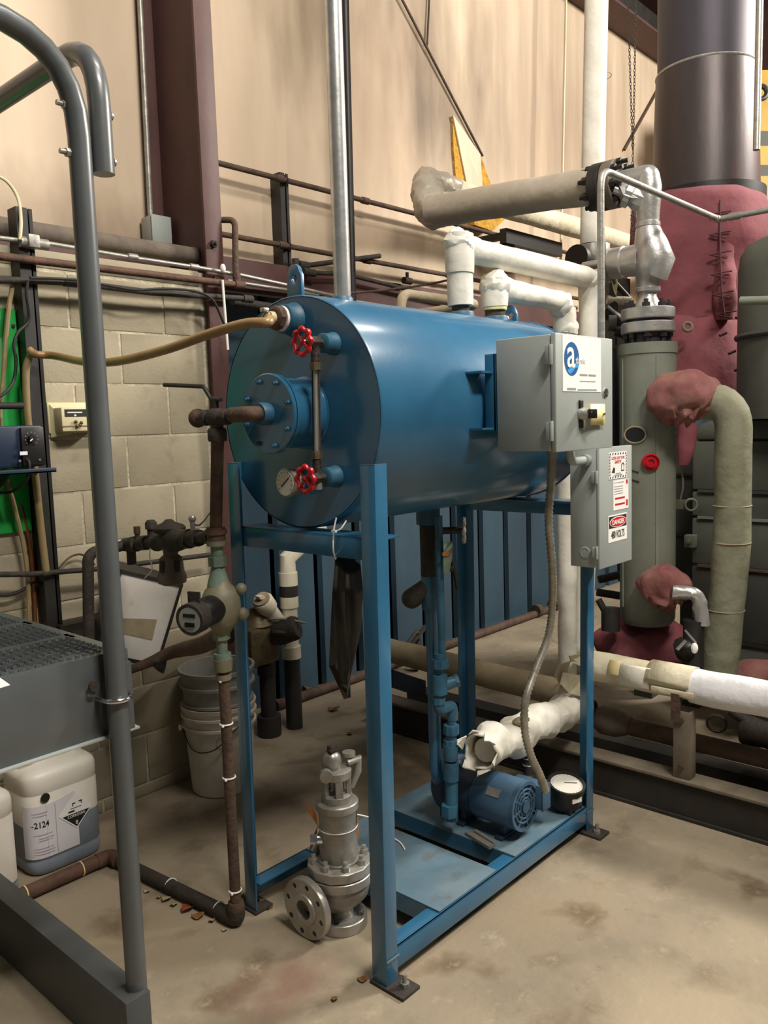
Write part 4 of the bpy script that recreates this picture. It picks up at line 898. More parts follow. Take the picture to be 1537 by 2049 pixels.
tag(MB().tube(spline([RY(640, 590, 3.0), RY(720, 585, 2.95), RY(790, 578, 2.9), RY(850, 570, 2.85), RY(900, 560, 2.8)], 6), .006, 8).build('grey_wire', 'rust_pipe'), 'thin wire sagging behind the vent pipe above the tank', 'wire')
# conduit + box by the column
pipe('corner_conduit', 'grey vertical conduit on the lining left of the red column', 'conduit', [RY(302, 448, 3.26).lerp(RY(279, -20, 3.26), 2.6), RY(302, 448, 3.26)], .012, 'steel_dull', 0, [(RY(301, 440, 3.26), Z_, .017, .03)])
q = RY(322, 463, 3.2)
t = thing('junction_box', 'small light grey junction box beside the column, above the fat pipe', 'electrical box', (q.x, 3.25, q.z-.07))
MB().box((q.x-.045, 3.20, q.z-.075), (q.x+.05, 3.285, q.z+.065)).build('body', 'panel_grey', t, bevel=.008)
MB().box((q.x-.047, 3.194, q.z-.077), (q.x+.052, 3.20, q.z+.067)).build('cover', 'panel_grey', t, bevel=.003)
# black strut on the left
sx0 = RY(62, 700, 2.93)
t = thing('strut_post', 'black vertical strut channel standing against the block wall', 'strut', (sx0.x, 2.93, .5))
zt_, zb_ = RY(46, 418, 2.93).z, .50
MB().box((sx0.x-.026, 2.91, zb_), (sx0.x+.014, 2.918, zt_)).box((sx0.x-.026, 2.918, zb_), (sx0.x-.02, 2.975, zt_)).build('channel', 'black_steel', t)
MB().box((sx0.x+.022, 2.915, zb_), (sx0.x+.034, 2.975, zt_)).box((sx0.x-.02, 2.965, zb_), (sx0.x+.03, 2.975, zt_)).build('channel_side', 'black', t)
# conduit clamp on strut
q = RY(62, 486, 2.9); t = thing('conduit_clamp', 'grey conduit clamp and fitting on the black strut', 'fitting', q)
MB().cyl(q-X_*.04, q+X_*.06, .019, seg=14).build('fitting', 'steel_dull', t); MB().box(q+V((-.02, -.03, -.02)), q+V((.02, .02, .025))).build('clamp', 'steel_dull', t, bevel=.004)
tag(MB().tube(spline([RY(-30, 345, 2.92), RY(10, 360, 2.92), RY(35, 395, 2.92), RY(42, 440, 2.9), RY(40, 480, 2.89)], 6), .006, 8).build('white_tube', 'cream'), 'thin white tube looping down to the black strut', 'tube')
tag(MB().tube(spline([RY(25, 570, 2.92), RY(15, 640, 2.92), RY(6, 760, 2.92), RY(0, 830, 2.92), RY(8, 940, 2.925), RY(28, 1010, 2.925), RY(50, 1110, 2.93), RY(57, 1190, 2.93), RY(58, 1260, 2.93)], 6), .0085, 8).build('dosing_tube', 'hose_old'), 'yellowed dosing tube running down in front of the green panel', 'tube')
tag(MB().tube(spline([RY(41, 1010, 2.967), RY(60, 1090, 2.967), RY(68, 1180, 2.967), RY(72, 1280, 2.967)], 5), .0075, 8).build('copper_tube', 'copper'), 'thin copper tube running down the block wall to the platform', 'tube')
tag(MB().tube(spline([RY(55, 562, 2.88), RY(53, 590, 2.885), RY(58, 640, 2.9), RY(36, 665, 2.9), RY(28, 690, 2.9), RY(32, 725, 2.9), RY(26, 765, 2.9), RY(5, 790, 2.88), RY(-20, 800, 2.86)], 6), .006, 8).build('power_cord', 'cable_black'), 'black power cord looping in front of the green panel', 'cord')
# green panel
ga, gb_ = RY(-90, 800, 2.965), RY(46, 622, 2.965)
zt_, zb_ = RY(20, 618, 2.965).z, RY(60, 1062, 2.965).z
t = thing('green_board', 'bright green plastic board fixed to the block wall behind the pump', 'board', (1.1, 2.97, zb_))
gx = sx0.x-.03
MB().box((.75, 2.962, zb_), (gx, 2.975, zt_)).build('sheet', 'green_panel', t, bevel=.003)
for u, v in ((26, 652),): MB().cyl(RY(u, v, 2.962), RY(u, v, 2.962)-Y_*.006, .006, seg=10).build('screw', 'dark_iron', t)
# dosing pump
Yd = 2.80
d0, d1 = RY(40, 855, Yd), RY(93, 930, Yd)
t = thing('dosing_pump', 'blue chemical dosing pump with black dial face on a wall shelf', 'pump', (d0.x, Yd, d1.z))
MB().box((d0.x-.16, Yd+.008, d1.z-.004), (d1.x, Yd+.078, d0.z+.006)).build('body', 'pump_blue', t, bevel=.008)
# control face turned to the right of the body
MB().box((d0.x+.0, Yd-.004, d1.z+.0), (d1.x-.002, Yd+.008, d0.z)).build('control_face', 'black', t, bevel=.004)
dc = RY(63, 878, Yd-.01); kb = MB().lathe([(.013, 0), (.011, .012)], dc, -Y_, 18).build('dial_knob', 'black', t)
m = MB()
for k in range(9):
    a_ = -2.3+4.6*k/8; d = V((math.sin(a_), 0, math.cos(a_))); m.ball(dc+d*.022, .0022, 6, 4)
m.build('dial_marks', 'ink_grey', t); MB().bar(dc+V((-.002, -.0125, .0)), dc+V((-.011, -.0125, -.008)), .003, .002, Y_).build('pointer', 'white', kb)
q = RY(48, 907, Yd-.0045); MB().box(q+V((-.014, -.001, -.006)), q+V((.012, .001, .006))).build('label', 'paper', t)
for u, v in ((40, 922), (80, 920)): MB().cyl(RY(u, v, Yd-.004), RY(u, v, Yd-.008), .004, seg=10).build('screw', 'steel', t)
m = MB().tube(spline([RY(52, 918, Yd-.01), RY(58, 925, Yd-.02), RY(58, 945, Yd-.02), RY(50, 965, Yd), RY(20, 985, Yd+.05), RY(-20, 985, Yd+.06)], 5), .005, 8); m.build('lead', 'cable_black', t)
q = RY(10, 812, Yd+.05); MB().cyl(q-X_*.08, q+X_*.06, .012, seg=10).cyl(q-X_*.04, q-X_*.04-Z_*.06, .018, seg=12).build('head_fitting', 'black_rubber', t)
shz = min(RY(60, 940, Yd).z, d1.z+.0015)
t = thing('pump_shelf', 'grey metal wall shelf under the dosing pump', 'shelf', (d0.x, 2.9, shz))
MB().box((d0.x-.22, Yd-.03, shz-.012), (d1.x+.02, 2.882, shz-.006)).box((d0.x-.22, Yd-.03, shz-.012), (d1.x+.02, Yd-.026, shz+.004)).build('plate', 'pump_blue', t, bevel=.001)
MB().prism([(d0.x-.05, 2.9605, shz-.013), (d0.x-.05, 2.9605, shz-.1), (d0.x-.05, 2.8, shz-.015)], (.006, 0, 0)).build('gusset', 'black_steel', t)
# cream wall box
Yw = 2.90
w0, w1 = RY(122, 815, Yw), RY(185, 862, Yw)
t = thing('wall_control_box', 'small cream control box with dark label on the block wall', 'electrical box', (w0.x, WY, w1.z))
wx0, wx1 = w0.x, w0.x+.16
MB().box((wx0, Yw, w1.z), (wx1, WY-.012, w0.z)).build('body', 'cream', t, bevel=.005)
b0 = RY(92, 805, WY).x
MB().box((b0, WY-.008, w1.z-.005), (wx1+.02, WY, w0.z+.02)).build('back_plate', 'cream', t, bevel=.002)
MB().prism([(b0+.006, WY-.008, w0.z+.015), (b0+.006, WY-.008, w1.z-.02), (b0+.05, Yw+.015, w1.z-.01), (b0+.05, Yw+.015, w1.z+.03)], (.003, 0, 0)).build('side_guard', 'cream', t)
lz0, lz1 = RY(135, 834, Yw).z, RY(135, 819, Yw).z
lb = MB().box((wx0+.012, Yw-.0012, lz0), (wx1-.004, Yw, lz1)).build('label', 'ink', t)
MB().box((wx0+.022, Yw-.0018, (lz0+lz1)/2), (wx0+.08, Yw-.001, (lz0+lz1)/2+.004)).build('print_line', 'paper', lb); MB().box((wx0+.048, Yw-.0018, lz0+.002), (wx0+.056, Yw-.001, lz0+.008)).build('white_mark', 'paper', lb)
MB().box((wx0-.002, Yw-.003, w1.z+.018), (wx1, Yw, w1.z+.022)).build('seam', 'lag_dirty', t)
for k, (u, v) in enumerate(((152, 844), (160, 851), (163, 846), (155, 853))): MB().ball(RY(u, v, Yw-.008), .0065, 8, 6).build('wing_nut', 'brass', t)

# ------------------------------------------------------------------ pressure regulator and pipes low on the left wall
rg = thing('pressure_regulator', 'dark iron pressure regulator valve and piping beside the water meter', 'valve', RX(330, 1120, 1.5))
A = V((VX, VY, vz(1074))); B = RY(255, 1090, 2.62)
ln = lambda f_: A.lerp(B, f_)
dAB = (B-A).normalized()
MB().tube([A, B], .0175, 12).build('pipe', 'dark_iron', rg)
MB().tube(fillet([B, RY(185, 1105, 2.63), RY(176, 1118, 2.63), RY(178, 1300, 2.63)], .05), .019, 12).build('drop_pipe', 'dark_iron', rg)
for f_, r_, l_ in ((.06, .022, .03), (.2, .026, .05), (.27, .03, .03), (.78, .024, .06), (.9, .027, .05), (.99, .024, .05)):
    MB().cyl(ln(f_)-dAB*l_/2, ln(f_)+dAB*l_/2, r_, seg=12).build('fitting', 'dark_iron', rg)
bc = ln(.47)
MB().lathe([(.022, -.11), (.032, -.09), (.04, -.03), (.034, 0), (.024, .08), (.032, .1)], bc, dAB, 16).build('valve_body', 'dark_iron', rg)
MB().lathe([(.036, .022), (.05, .03), (.052, .042), (.044, .05), (.022, .058), (.01, .068)], bc, Z_, 20).build('diaphragm_cap', 'dark_iron', rg)
m = MB().lathe([(.026, -.02), (.023, -.045), (.036, -.055), (.040, -.10), (.046, -.115), (.044, -.135), (.03, -.142)], bc, Z_, 20); m.build('spring_housing', 'dusty_duct', rg)
for t_ in (.6, 1.9, 3.3, 4.6): 
    d = V((math.cos(t_), math.sin(t_), 0)); MB().obox(bc+d*.0385-Z_*.078, d.cross(Z_)*.008, Z_*.018, d*.003).build('housing_slot', 'black', rg)
MB().cyl(ln(.68), ln(.68)+Z_*.06, .014, seg=10).lathe([(.02, .045), (.02, .065), (.012, .075)], ln(.68), Z_, 8).build('test_cock', 'dark_iron', rg)
MB().cyl(ln(.86), ln(.86)+Z_*.055, .009, seg=10).lathe([(.012, .035), (.012, .06)], ln(.86), Z_, 8).build('test_cock', 'brass', rg)
MB().cyl(ln(.22), ln(.22)+Z_*.055, .008, seg=10).ball(ln(.22)+Z_*.06, .012, 10, 6).build('test_cock', 'steel', rg)
MB().cyl(B-dAB*.03, B-dAB*.03-Z_*.07, .016, seg=12).build('side_port', 'dark_iron', rg)
tag(MB().tube(spline([ln(.70)+Z_*.0, ln(.72)-Z_*.05, ln(.70)-Z_*.09, ln(.80)-Z_*.12], 5), .002, 6).build('hanging_wire', 'sticker_white'), 'thin white wire dangling from the pressure regulator', 'wire')
tag(MB().tube(spline([ln(.24)+Z_*.05, RY(400, 1050, 2.5), RY(425, 1020, 2.7), RY(432, 1005, 2.9)], 5), .003, 6).build('sensor_wire', 'cable_black'), 'thin black wire rising from the regulator behind the rusty pipe', 'wire')
pipe('cross_pipe', 'thin dark pipe crossing the block wall behind the strut', 'pipe', [RY(-40, 1150, 2.897), RY(60, 1149, 2.897), RY(200, 1138, 2.897), RY(420, 1110, 2.897)], .010, 'dark_iron', 0, [(RY(92, 1147, 2.897), X_, .0125, .03)])
tag(MB().tube(spline([RY(-20, 1190, 2.94), RY(20, 1190, 2.94), RY(55, 1175, 2.94), RY(68, 1165, 2.93), RY(85, 1172, 2.94)], 5), .006, 8).build('thin_cable', 'cable_black'), 'thin black cable sagging against the block wall above the platform', 'cable')
tag(MB().tube(spline([RY(115, 1140, 2.95), RY(140, 1115, 2.95), RY(165, 1110, 2.95), RY(190, 1130, 2.95)], 5), .004, 8).build('thin_cable', 'rust_pipe'), 'thin rusty wire arching from the cross pipe to the regulator pipe', 'wire')
# dark channel on the wall below
tag(MB().box((RY(108, 1255, 2.93).x, 2.88, RY(108, 1265, 2.93).z), (RY(240, 1240, 2.93).x, 2.975, RY(108, 1250, 2.93).z)).build('wall_angle', 'black_steel'), 'short black steel angle fixed across the block wall beside the platform', 'angle')
# tilted white-faced box
bxs = thing('louvre_box', 'tilted box with a dirty white front panel and black rim against the wall', 'box', RY(300, 1330, 2.8))
Yb = 2.74
C = [RY(238, 1140, Yb), RY(364, 1170, Yb), RY(314, 1334, Yb), RY(192, 1310, Yb)]
dep = V((.05, .13, .02))
MB().prism(C, dep).build('body', 'black_steel', bxs, smooth=False)
cen = sum(C, V((0, 0, 0)))/4
I_ = [cen+(p-cen)*.93-Y_*.004 for p in C]; O_ = [cen+(p-cen)*1.02-Y_*.002 for p in C]
MB().prism(I_, (0, .004, 0)).build('white_panel', 'board_white', bxs, smooth=False)
for i in range(4):
    MB().prism([O_[i], O_[(i+1) % 4], I_[(i+1) % 4], I_[i]], (0, -.004, 0)).build('rim', 'black_steel', bxs, smooth=False)
# dirty peeled label on it
pl = [I_[3].lerp(I_[0], .28).lerp(I_[2].lerp(I_[1], .28), .15), I_[3].lerp(I_[0], .18).lerp(I_[2].lerp(I_[1], .30), .8), I_[3].lerp(I_[0], .5).lerp(I_[2].lerp(I_[1], .55), .78), I_[3].lerp(I_[0], .45).lerp(I_[2].lerp(I_[1], .45), .12)]
MB().prism([p-Y_*.001 for p in pl], (0, -.001, 0)).build('peeled_label', 'lag_dirty', bxs, smooth=False)
# drooping insulated pipe under it
t = thing('sagging_pipe', 'dark dusty pipe with cable running from the platform to the water meter', 'pipe', RY(350, 1300, 2.6))
pts = spline([RY(250, 1345, 2.64), RY(300, 1325, 2.63), RY(345, 1305, 2.58), RY(400, 1293, 2.4), RY(430, 1280, 2.2), RY(455, 1272, 2.05)], 6)
n_ = len(pts); MB().tube(pts, [.014+.014*min(1, i/(n_*.55)) for i in range(n_)], 12).build('pipe', 'rust_pipe', t)
MB().tube(spline([RY(335, 1308, 2.6), RY(360, 1290, 2.55), RY(400, 1278, 2.4), RY(430, 1262, 2.2), RY(450, 1262, 2.05)], 6), .007, 8).build('cable', 'copper', t)
q = RY(318, 1325, 2.62); m = MB().ball(q, .03, 8, 6); lump(m, .02, 40); m.build('wire_bundle', 'black', t)
# ------------------------------------------------------------------ low pipes behind the stand and boiler base
SX = 2.905
t = thing('boiler_skid', 'long dusty steel base beam under the boiler on the floor', 'beam', (SX, 1.5, 0))
MB().box((SX, -2.5, .01), (SX+.012, 2.8, .142)).build('web', 'beam_black', t, smooth=False)
MB().box((SX-.012, -2.5, .140), (SX+.085, 2.8, .152)).build('top_flange', 'dust_beam', t, bevel=.001)
MB().box((SX-.012, -2.5, 0), (SX+.085, 2.8, .012)).build('bottom_flange', 'beam_black', t, smooth=False)
t2 = thing('inner_skid_beam', 'second parallel base beam behind the first under the lagged pipes', 'beam', (SX+.3, 1.5, 0))
MB().box((SX+.30, -2.5, 0), (SX+.40, 2.8, .10)).build('beam', 'beam_black', t2, smooth=False)
# white pipe on a post
Xw = 2.975
wp = thing('lagged_floor_pipe', 'white lagged pipe on a short post running right above the skid', 'pipe', (Xw, 1.2, .5))
zc = RX(1370, 1368, Xw).z
ys = [RX(1180, 1345, Xw).y, RX(1397, 1375, Xw).y]
m = MB().tube(dense([(Xw, ys[0], zc+.005), (Xw, ys[1], zc)], .04), .060, 22); lump(m, .005, 9); m.build('old_lagging', 'lag_cream', wp)
m = MB().tube(dense([(Xw, ys[1]+.02, zc), (Xw, -.6, zc)], .04), .066, 22); lump(m, .006, 8, 3); m.build('new_lagging', 'lag_bright', wp)
y0_ = RX(1392, 1370, Xw).y
m = MB()
n_ = 12; vs = []
for j, yy in enumerate((y0_, y0_+.17)):
    for k in range(n_+1):
        a_ = -.5+k*(2.6/n_); rr = .070+(.012 if k == n_ and j == 0 else 0)
        vs.append((Xw+rr*math.cos(a_+.55)*-1, yy, zc+rr*math.sin(a_+.55)))
m.add(vs, [(k, k+1, n_+1+k+1, n_+1+k) for k in range(n_)]); o = m.build('loose_cover', 'lag_cream', wp); md = o.modifiers.new('t', 'SOLIDIFY'); md.thickness = .004
def arc_patch(nm, mat, ya, yb, a0, a1, r_):
    m = MB(); n = 8; vs = []
    for j, yy in enumerate((ya, yb)):
        for k in range(n+1):
            a_ = a0+(a1-a0)*k/n; vs.append((Xw-r_*math.cos(a_), yy, zc+.005+r_*math.sin(a_)))
    m.add(vs, [(k, k+1, n+1+k+1, n+1+k) for k in range(n)]); lump(m, .002, 30); o = m.build(nm, mat, wp); md = o.modifiers.new('t', 'SOLIDIFY'); md.thickness = .003
ya_ = RX(1216, 1345, Xw-.06).y
arc_patch('tape_patch', 'tape_tan', ya_, ya_-.055, -.1, .9, .0645)
arc_patch('tape_patch', 'lag_white', ya_-.05, ya_-.17, -.7, .75, .066)
q = RX(1367, 1400, SX+.02); ps = thing('pipe_post', 'short dusty steel post holding up the white lagged pipe', 'post', (SX+.03, q.y, .152))
py_ = RX(1367, 1500, SX+.02).y
MB().box((SX+.005, py_-.032, .152), (SX+.012, py_+.032, .41)).box((SX+.012, py_-.032, .152), (SX+.06, py_-.026, .41)).box((SX+.012, py_+.026, .152), (SX+.06, py_+.032, .41)).build('channel', 'dust_beam', ps, bevel=.001)
MB().box((SX-.008, py_+.005, .37), (SX+.02, py_+.036, zc-.02)).build('hanger_strap', 'rust_pipe', ps)
MB().box((SX-.005, py_-.045, zc-.03), (SX+.02, py_+.115, zc-.008)).build('saddle', 'lag_cream', ps, bevel=.003)
for dz in (.02, .2): MB().hexa((SX+.004, py_, .18+dz), -X_, .011, .01).build('bolt', 'rust_pipe', ps)
# darker lagged pipe to the left toward the wall
zl = RX(900, 1330, 3.0).z
t = thing('lagged_floor_pipe', 'dusty tan lagged pipe near the floor behind the stand, reaching the wall', 'pipe', (3.0, 2.3, zl))
m = MB().tube(dense([(3.0, 1.74, zl-.02), (3.0, 2.78, zl+.01)], .05), .058, 20); lump(m, .004, 8); m.build('lagging', 'lag_dirty', t)
# torn lagging around the foot of the vertical pipes
t = thing('torn_lagging', 'crumpled grey-brown torn lagging at the foot of the vertical white pipes', 'insulation', RY(1140, 1370, 1.68))
for k, (pl_, mt_) in enumerate((([(1140, 1312), (1172, 1306), (1172, 1338), (1142, 1326)], 'lag_cream'), ([(1120, 1330), (1142, 1322), (1136, 1352), (1122, 1372), (1112, 1352)], 'lag_dirty'), ([(1128, 1346), (1168, 1352), (1170, 1396), (1140, 1388), (1124, 1368)], 'lag_cream'))):
    m = MB().prism([RY(u, v, 1.655-.02*k+.012*(i % 2)) for i, (u, v) in enumerate(pl_)], (0, .006, 0)); lump(m, .006, 20, k); m.build('flap', mt_, t, smooth=False)
# rusty pipe low beside the skid with valve
zb_ = .235
t = thing('blowdown_pipe', 'rusty pipe behind the skid beam with a flanged fitting near the leg', 'pipe', (3.07, 1.3, zb_))
MB().tube([(3.07, 1.62, zb_+.005), (3.07, -.8, zb_)], .035, 18).build('pipe', 'rust_pipe', t)
q = RX(1262, 1445, 3.07); MB().lathe([(.035, 0), (.045, .02), (.06, .06), (.062, .12), (.04, .16)], (3.07, q.y, zb_+.01), Y_, 14).build('fitting', 'dusty_duct', t)
for k in range(3): MB().torus((3.05, q.y+.16+k*.02, zb_+.05+k*.03), Y_, .032, .009, 14, 6).build('bolted_ring', 'dark_iron', t)
q = RX(1530, 1480, 3.15); v_ = thing('floor_valve', 'dark valve on the floor at the right edge beyond the rusty pipe', 'valve', q)
MB().lathe([(.05, -.08), (.06, -.06), (.05, 0), (.06, .06), (.05, .08)], q+V((0, 0, .02)), Y_, 14).build('body', 'dark_iron', v_)
MB().cyl(q+V((0, .05, .05)), q+V((-.03, .12, .1)), .02, seg=10).build('bonnet', 'dark_iron', v_); MB().torus(q+V((-.02, .17, .03)), V((1, .3, .2)), .035, .006, 16, 6).build('handle', 'dark_iron', v_)
m = MB().ball(q+V((-.06, -.06, -.09)), .022, 8, 6, (1, 1, .8)); m.build('yellow_cap', 'yellow_tag', v_)
# pipe along the foot of the siding
YP = 3.33
t = pipe('foot_pipe', 'reddish-brown pipe along the foot of the blue siding', 'pipe', [V((2.75, YP, .028)), V((5.9, YP, .028))], .028, 'rust_pipe', 0, [(V((5.35, YP, .05)), X_, .048, .05), (V((5.6, YP, .05)), X_, .048, .05)])
q = RY(835, 1300, 3.2); t = thing('stop_valve', 'dark stop valve with lever behind the stand near the siding', 'valve', q)
MB().tube([q+V((-.05, 0, -.1)), q+V((0, 0, -.02)), q+V((.02, 0, .05))], [.045, .03, .02], 12).build('body', 'dark_iron', t)
MB().tube(spline([q+V((.02, 0, .05)), q+V((0, 0, .11)), q+V((-.1, 0, .05))], 4), .012, 8).bar(q+V((-.1, 0, .03)), q+V((.09, 0, .13)), .03, .014).build('lever', 'dark_iron', t)
q = RY(790, 1310, 3.0); MB
tag(MB().prism([RZ(948, 1342, .01), RZ(962, 1340, .01), RZ(1052, 1362, .01), RZ(1042, 1370, .01)], (0, 0, .006)).build('green_strap', 'green_strap'), 'green strap lying on the floor behind the stand', 'strap')
tag(MB().prism([RY(786, 1340, 2.45), RY(852, 1362, 2.45), RY(852, 1398, 2.45), RY(786, 1376, 2.45)], (0, .02, 0)).build('blue_board', 'pump_blue'), 'dark blue board low behind the stand under the tan pipe', 'board')
bpy.data.objects['blue_board'].location.z = 0
# ------------------------------------------------------------------ white PVC drain and black pipes at the siding
P0 = RZ(590, 1455, 0); Yp = P0.y; px0 = P0.x
def pz(v, u=590): return RY(u, v, Yp).z
pv = thing('pvc_drain', 'white plastic drain pipe with wye and black rubber coupling behind the stand', 'pipe', (px0, Yp, 0))
def seg_(nm, mat, v0, v1, r, r1=None): return MB().cyl((px0, Yp, pz(v0)), (px0, Yp, pz(v1)), r, r1, 20).build(nm, mat, pv)
MB().cyl((px0, Yp, 0), (px0, Yp, pz(1312)), .041, seg=20).build('black_pipe', 'abs_black', pv)
seg_('coupling', 'pvc', 1290, 1314, .048); seg_('wye_body', 'pvc', 1150, 1295, .039); seg_('coupling', 'pvc', 1190, 1212, .046)
seg_('rubber_coupling', 'abs_black', 1166, 1192, .0455); seg_('hub', 'pvc', 1142, 1168, .047)
MB().tube([(px0, Yp, pz(1150)), (px0, Yp, pz(1115)), (px0+.22, Yp-.02, pz(1060))], [.042, .043, .043], 20).build('upper_bend', 'pvc', pv)
wa = V((px0-.03, Yp-.0, pz(1262))); wb = RY(528, 1205, Yp-.05)
MB().tube([wa, wb], .038, 20).build('wye_branch', 'pvc', pv)
dv = (wb-wa).normalized()
cp = MB().lathe([(.046, -.05), (.05, -.04), (.05, .01), (.044, .02)], wb, dv, 12).build('cleanout_hub', 'pvc', pv)
MB().lathe([(.04, .02), (.04, .03)], wb, dv, 16).build('cleanout_cap', 'lag_dirty', cp); MB().obox(wb+dv*.04, V((.016, 0, 0)), V((0, .016, 0)), dv*.012).build('cap_nut', 'pvc', cp)
ap = RZ(540, 1470, 0)
ab = thing('black_standpipe', 'black plastic standpipe with wide socket on the floor', 'pipe', ap)
MB().cyl((ap.x, ap.y, .0), (ap.x, ap.y, .10), .058, seg=20).build('socket', 'abs_black', ab)
MB().cyl((ap.x, ap.y, .1), (ap.x, ap.y, RY(545, 1270, ap.y).z), .038, seg=18).build('pipe', 'abs_black', ab)
MB().cyl((ap.x, ap.y, RY(545, 1345, ap.y).z), (ap.x, ap.y, RY(545, 1325, ap.y).z), .046, seg=18).build('coupling', 'abs_black', ab)
# big dark brass valve in front of it
q = RY(517, 1282, ap.y-.02)
bv = thing('brass_valve', 'large dark brass valve body with lever behind the water meter', 'valve', q)
MB().box(q+V((-.10, -.07, -.11)), q+V((.08, .07, .08))).build('body', 'brass', bv, bevel=.025)
MB().lathe([(.07, 0), (.075, .01), (.06, .03), (.035, .06), (.035, .09)], q+Z_*.07, Z_, 16).build('bonnet', 'brass', bv)
MB().hexa(q+Z_*.14, Z_, .03, .025).build('bonnet_nut', 'steel_dull', bv)
MB().tube([q+V((.04, -.03, .02)), q+V((.08, -.08, .035)), q+V((.11, -.14, .06)), q+V((.118, -.155, .065))], [.05, .06, .06, .05], 16).build('outlet', 'dark_iron', bv)
lv = q+V((.10, -.12, .085)); MB().torus(lv+V((-.04, .02, -.05)), V((.3, .2, .9)), .042, .013, 18, 8).build('clevis', 'dark_iron', bv)
MB().tube(spline([q+V((.0, -.02, .11)), lv+V((-.02, .0, .02)), lv+V((.05, -.06, -.005))], 5), .006, 8).build('lever_rod', 'steel_dull', bv)
MB().cyl(q+V((0, 0, -.02)), V((ap.x, ap.y, q.z-.02)), .034, seg=14).build('tail_pipe', 'dark_iron', bv)
# ------------------------------------------------------------------ steam separator column and silver valves (in the plane of the wrapped pipe)
KY = RX(1296, 960, EX).y
kz0, kz1 = RX(1290, 1235, EX).z, RX(1297, 688, EX).z
kc = thing('separator_column', 'tall grey-green cylindrical column with oval hole and bolted top flange', 'vessel', (EX, KY, kz0))
MB().lathe([(.10, -.02), (.113, 0), (.116, .01), (.116, kz1-kz0-.045), (.12, kz1-kz0-.045), (.12, kz1-kz0), (.11, kz1-kz0)], (EX, KY, kz0), Z_, 44).build('shell', 'column_grey', kc)
def disc_on(u, v, r, mat, nm, h, ry=1.0, parent=kc):
    q = RX(u, v, EX-.09); d = V((q.x-EX, q.y-KY, 0)).normalized(); return q, d
# oval opening in the insulation jacket: rim and dark inside
q = RX(1272, 870, EX-.113); nrm = V((q.x-EX, q.y-KY, 0)).normalized(); s = V((EX, KY, q.z))+nrm*.114; side = nrm.cross(Z_)
oo = [s+side*.047*math.cos(2*PI*k/28)+Z_*.034*math.sin(2*PI*k/28)-nrm*.010 for k in range(28)]
MB().prism(oo, nrm*.0145).build('oval_hole', 'fan_dark', kc)
MB().tube([p+nrm*.0135 for p in oo], .0035, 6, closed=True).build('hole_rim', 'lag_dirty', kc)
q = RX(1303, 925, EX-.115); nrm = V((q.x-EX, q.y-KY, 0)).normalized(); s = V((EX, KY, q.z))+nrm*.115
bt = MB().lathe([(.036, 0), (.036, .012), (.030, .018), (.030, .010), (.02, .012), (.02, .022), (.012, .022), (.012, .016)], s, nrm, 28).build('red_button', 'red', kc)
q = RX(1270, 945, EX-.112); nrm = V((q.x-EX, q.y-KY, 0)).normalized(); s = V((EX, KY, q.z))+nrm*.116; side = nrm.cross(Z_)
MB().bar(s-side*.02, s+side*.02+Z_*.01, .005, .004, nrm).bar(s+side*.02-Z_*.03, s-side*.022-Z_*.04, .006, .004, nrm).bar(s+side*.02+Z_*.01, s+side*.024-Z_*.012, .005, .004, nrm).build('bracket_mark', 'dark_iron', kc)
for a_ in (2.5, 3.9):
    d = V((math.cos(a_), math.sin(a_), 0)); MB().obox(V((EX, KY, (kz0+kz1)/2))+d*.117, d.cross(Z_)*.006, Z_*(kz1-kz0)/2*.9, d*.003).build('jacket_seam', 'column_grey', kc)
# flanges
def FZ(v): return RX(1300, v, EX).z
fz = thing('flange_pair', 'pair of silver bolted flanges on top of the grey-green column', 'flange', (EX, KY, kz1))
MB().lathe([(.08, 0), (.08, FZ(670)-kz1)], (EX, KY, kz1-.005), Z_, 24).build('neck', 'black_steel', fz)
MB().lathe([(.106, 0), (.11, .004), (.11, .04), (.106, .044)], (EX, KY, FZ(667)), Z_, 40).build('lower_flange', 'silver_paint', fz)
MB().lathe([(.09, 0), (.09, .02)], (EX, KY, FZ(646)), Z_, 32).build('gasket', 'black', fz)
MB().lathe([(.106, 0), (.11, .004), (.11, .042), (.106, .046)], (EX, KY, FZ(640)), Z_, 40).build('upper_flange', 'silver_paint', fz)
ft = FZ(640)+.046
bolt_ring(fz, 'nut', (EX, KY, ft), Z_, .085, 8, .018, .018, 'black_steel', .35, .014)
bolt_ring(fz, 'nut', (EX, KY, FZ(667)), -Z_, .085, 8, .018, .02, 'black_steel', .35, .02)
sv = thing('silver_valve', 'silver-painted steam valve with angled tee above the column', 'valve', (EX, KY, ft))
zc_ = lambda v: RX(1297, v, EX).z
MB().lathe([(.062, 0), (.058, .01), (.04, .04), (.036, .05), (.036, .065), (.05, .07), (.052, .085), (.046, .09)], (EX, KY, ft), Z_, 28).build('neck', 'silver_paint', sv)
zA = ft+.085; zm = zc_(522)
MB().tube([(EX, KY, zA), (EX, KY, zA+.05), (EX, KY-.012, zm-.05), (EX, KY-.03, zm), (EX, KY-.012, zm+.06), (EX, KY, zm+.13), (EX, KY, zc_(450))], [.047, .055, .075, .082, .07, .05, .042], 26).build('tee_body', 'silver_paint', sv, ang=60)
MB().tube([(EX, KY+.02, zm+.01), (EX, KY+.10, zm+.01), (EX, KY+.105, zm+.01), (EX, KY+.16, zm+.012)], [.07, .062, .068, .064], 24).build('side_branch', 'silver_paint', sv)
MB().cyl((EX, KY+.16, zm+.022), (EX, KY+.30, zm+.022), .018, seg=14).cyl((EX, KY+.155, zm+.022), (EX, KY+.19, zm+.022), .034, seg=16).build('branch_pipe', 'silver_paint', sv)
for dz in (-.035, .075): MB().box((EX-.02, KY+.18, zm+dz-.03), (EX+.02, KY+.205, zm+dz+.03)).build('clamp_bar', 'silver_paint', sv, bevel=.004)
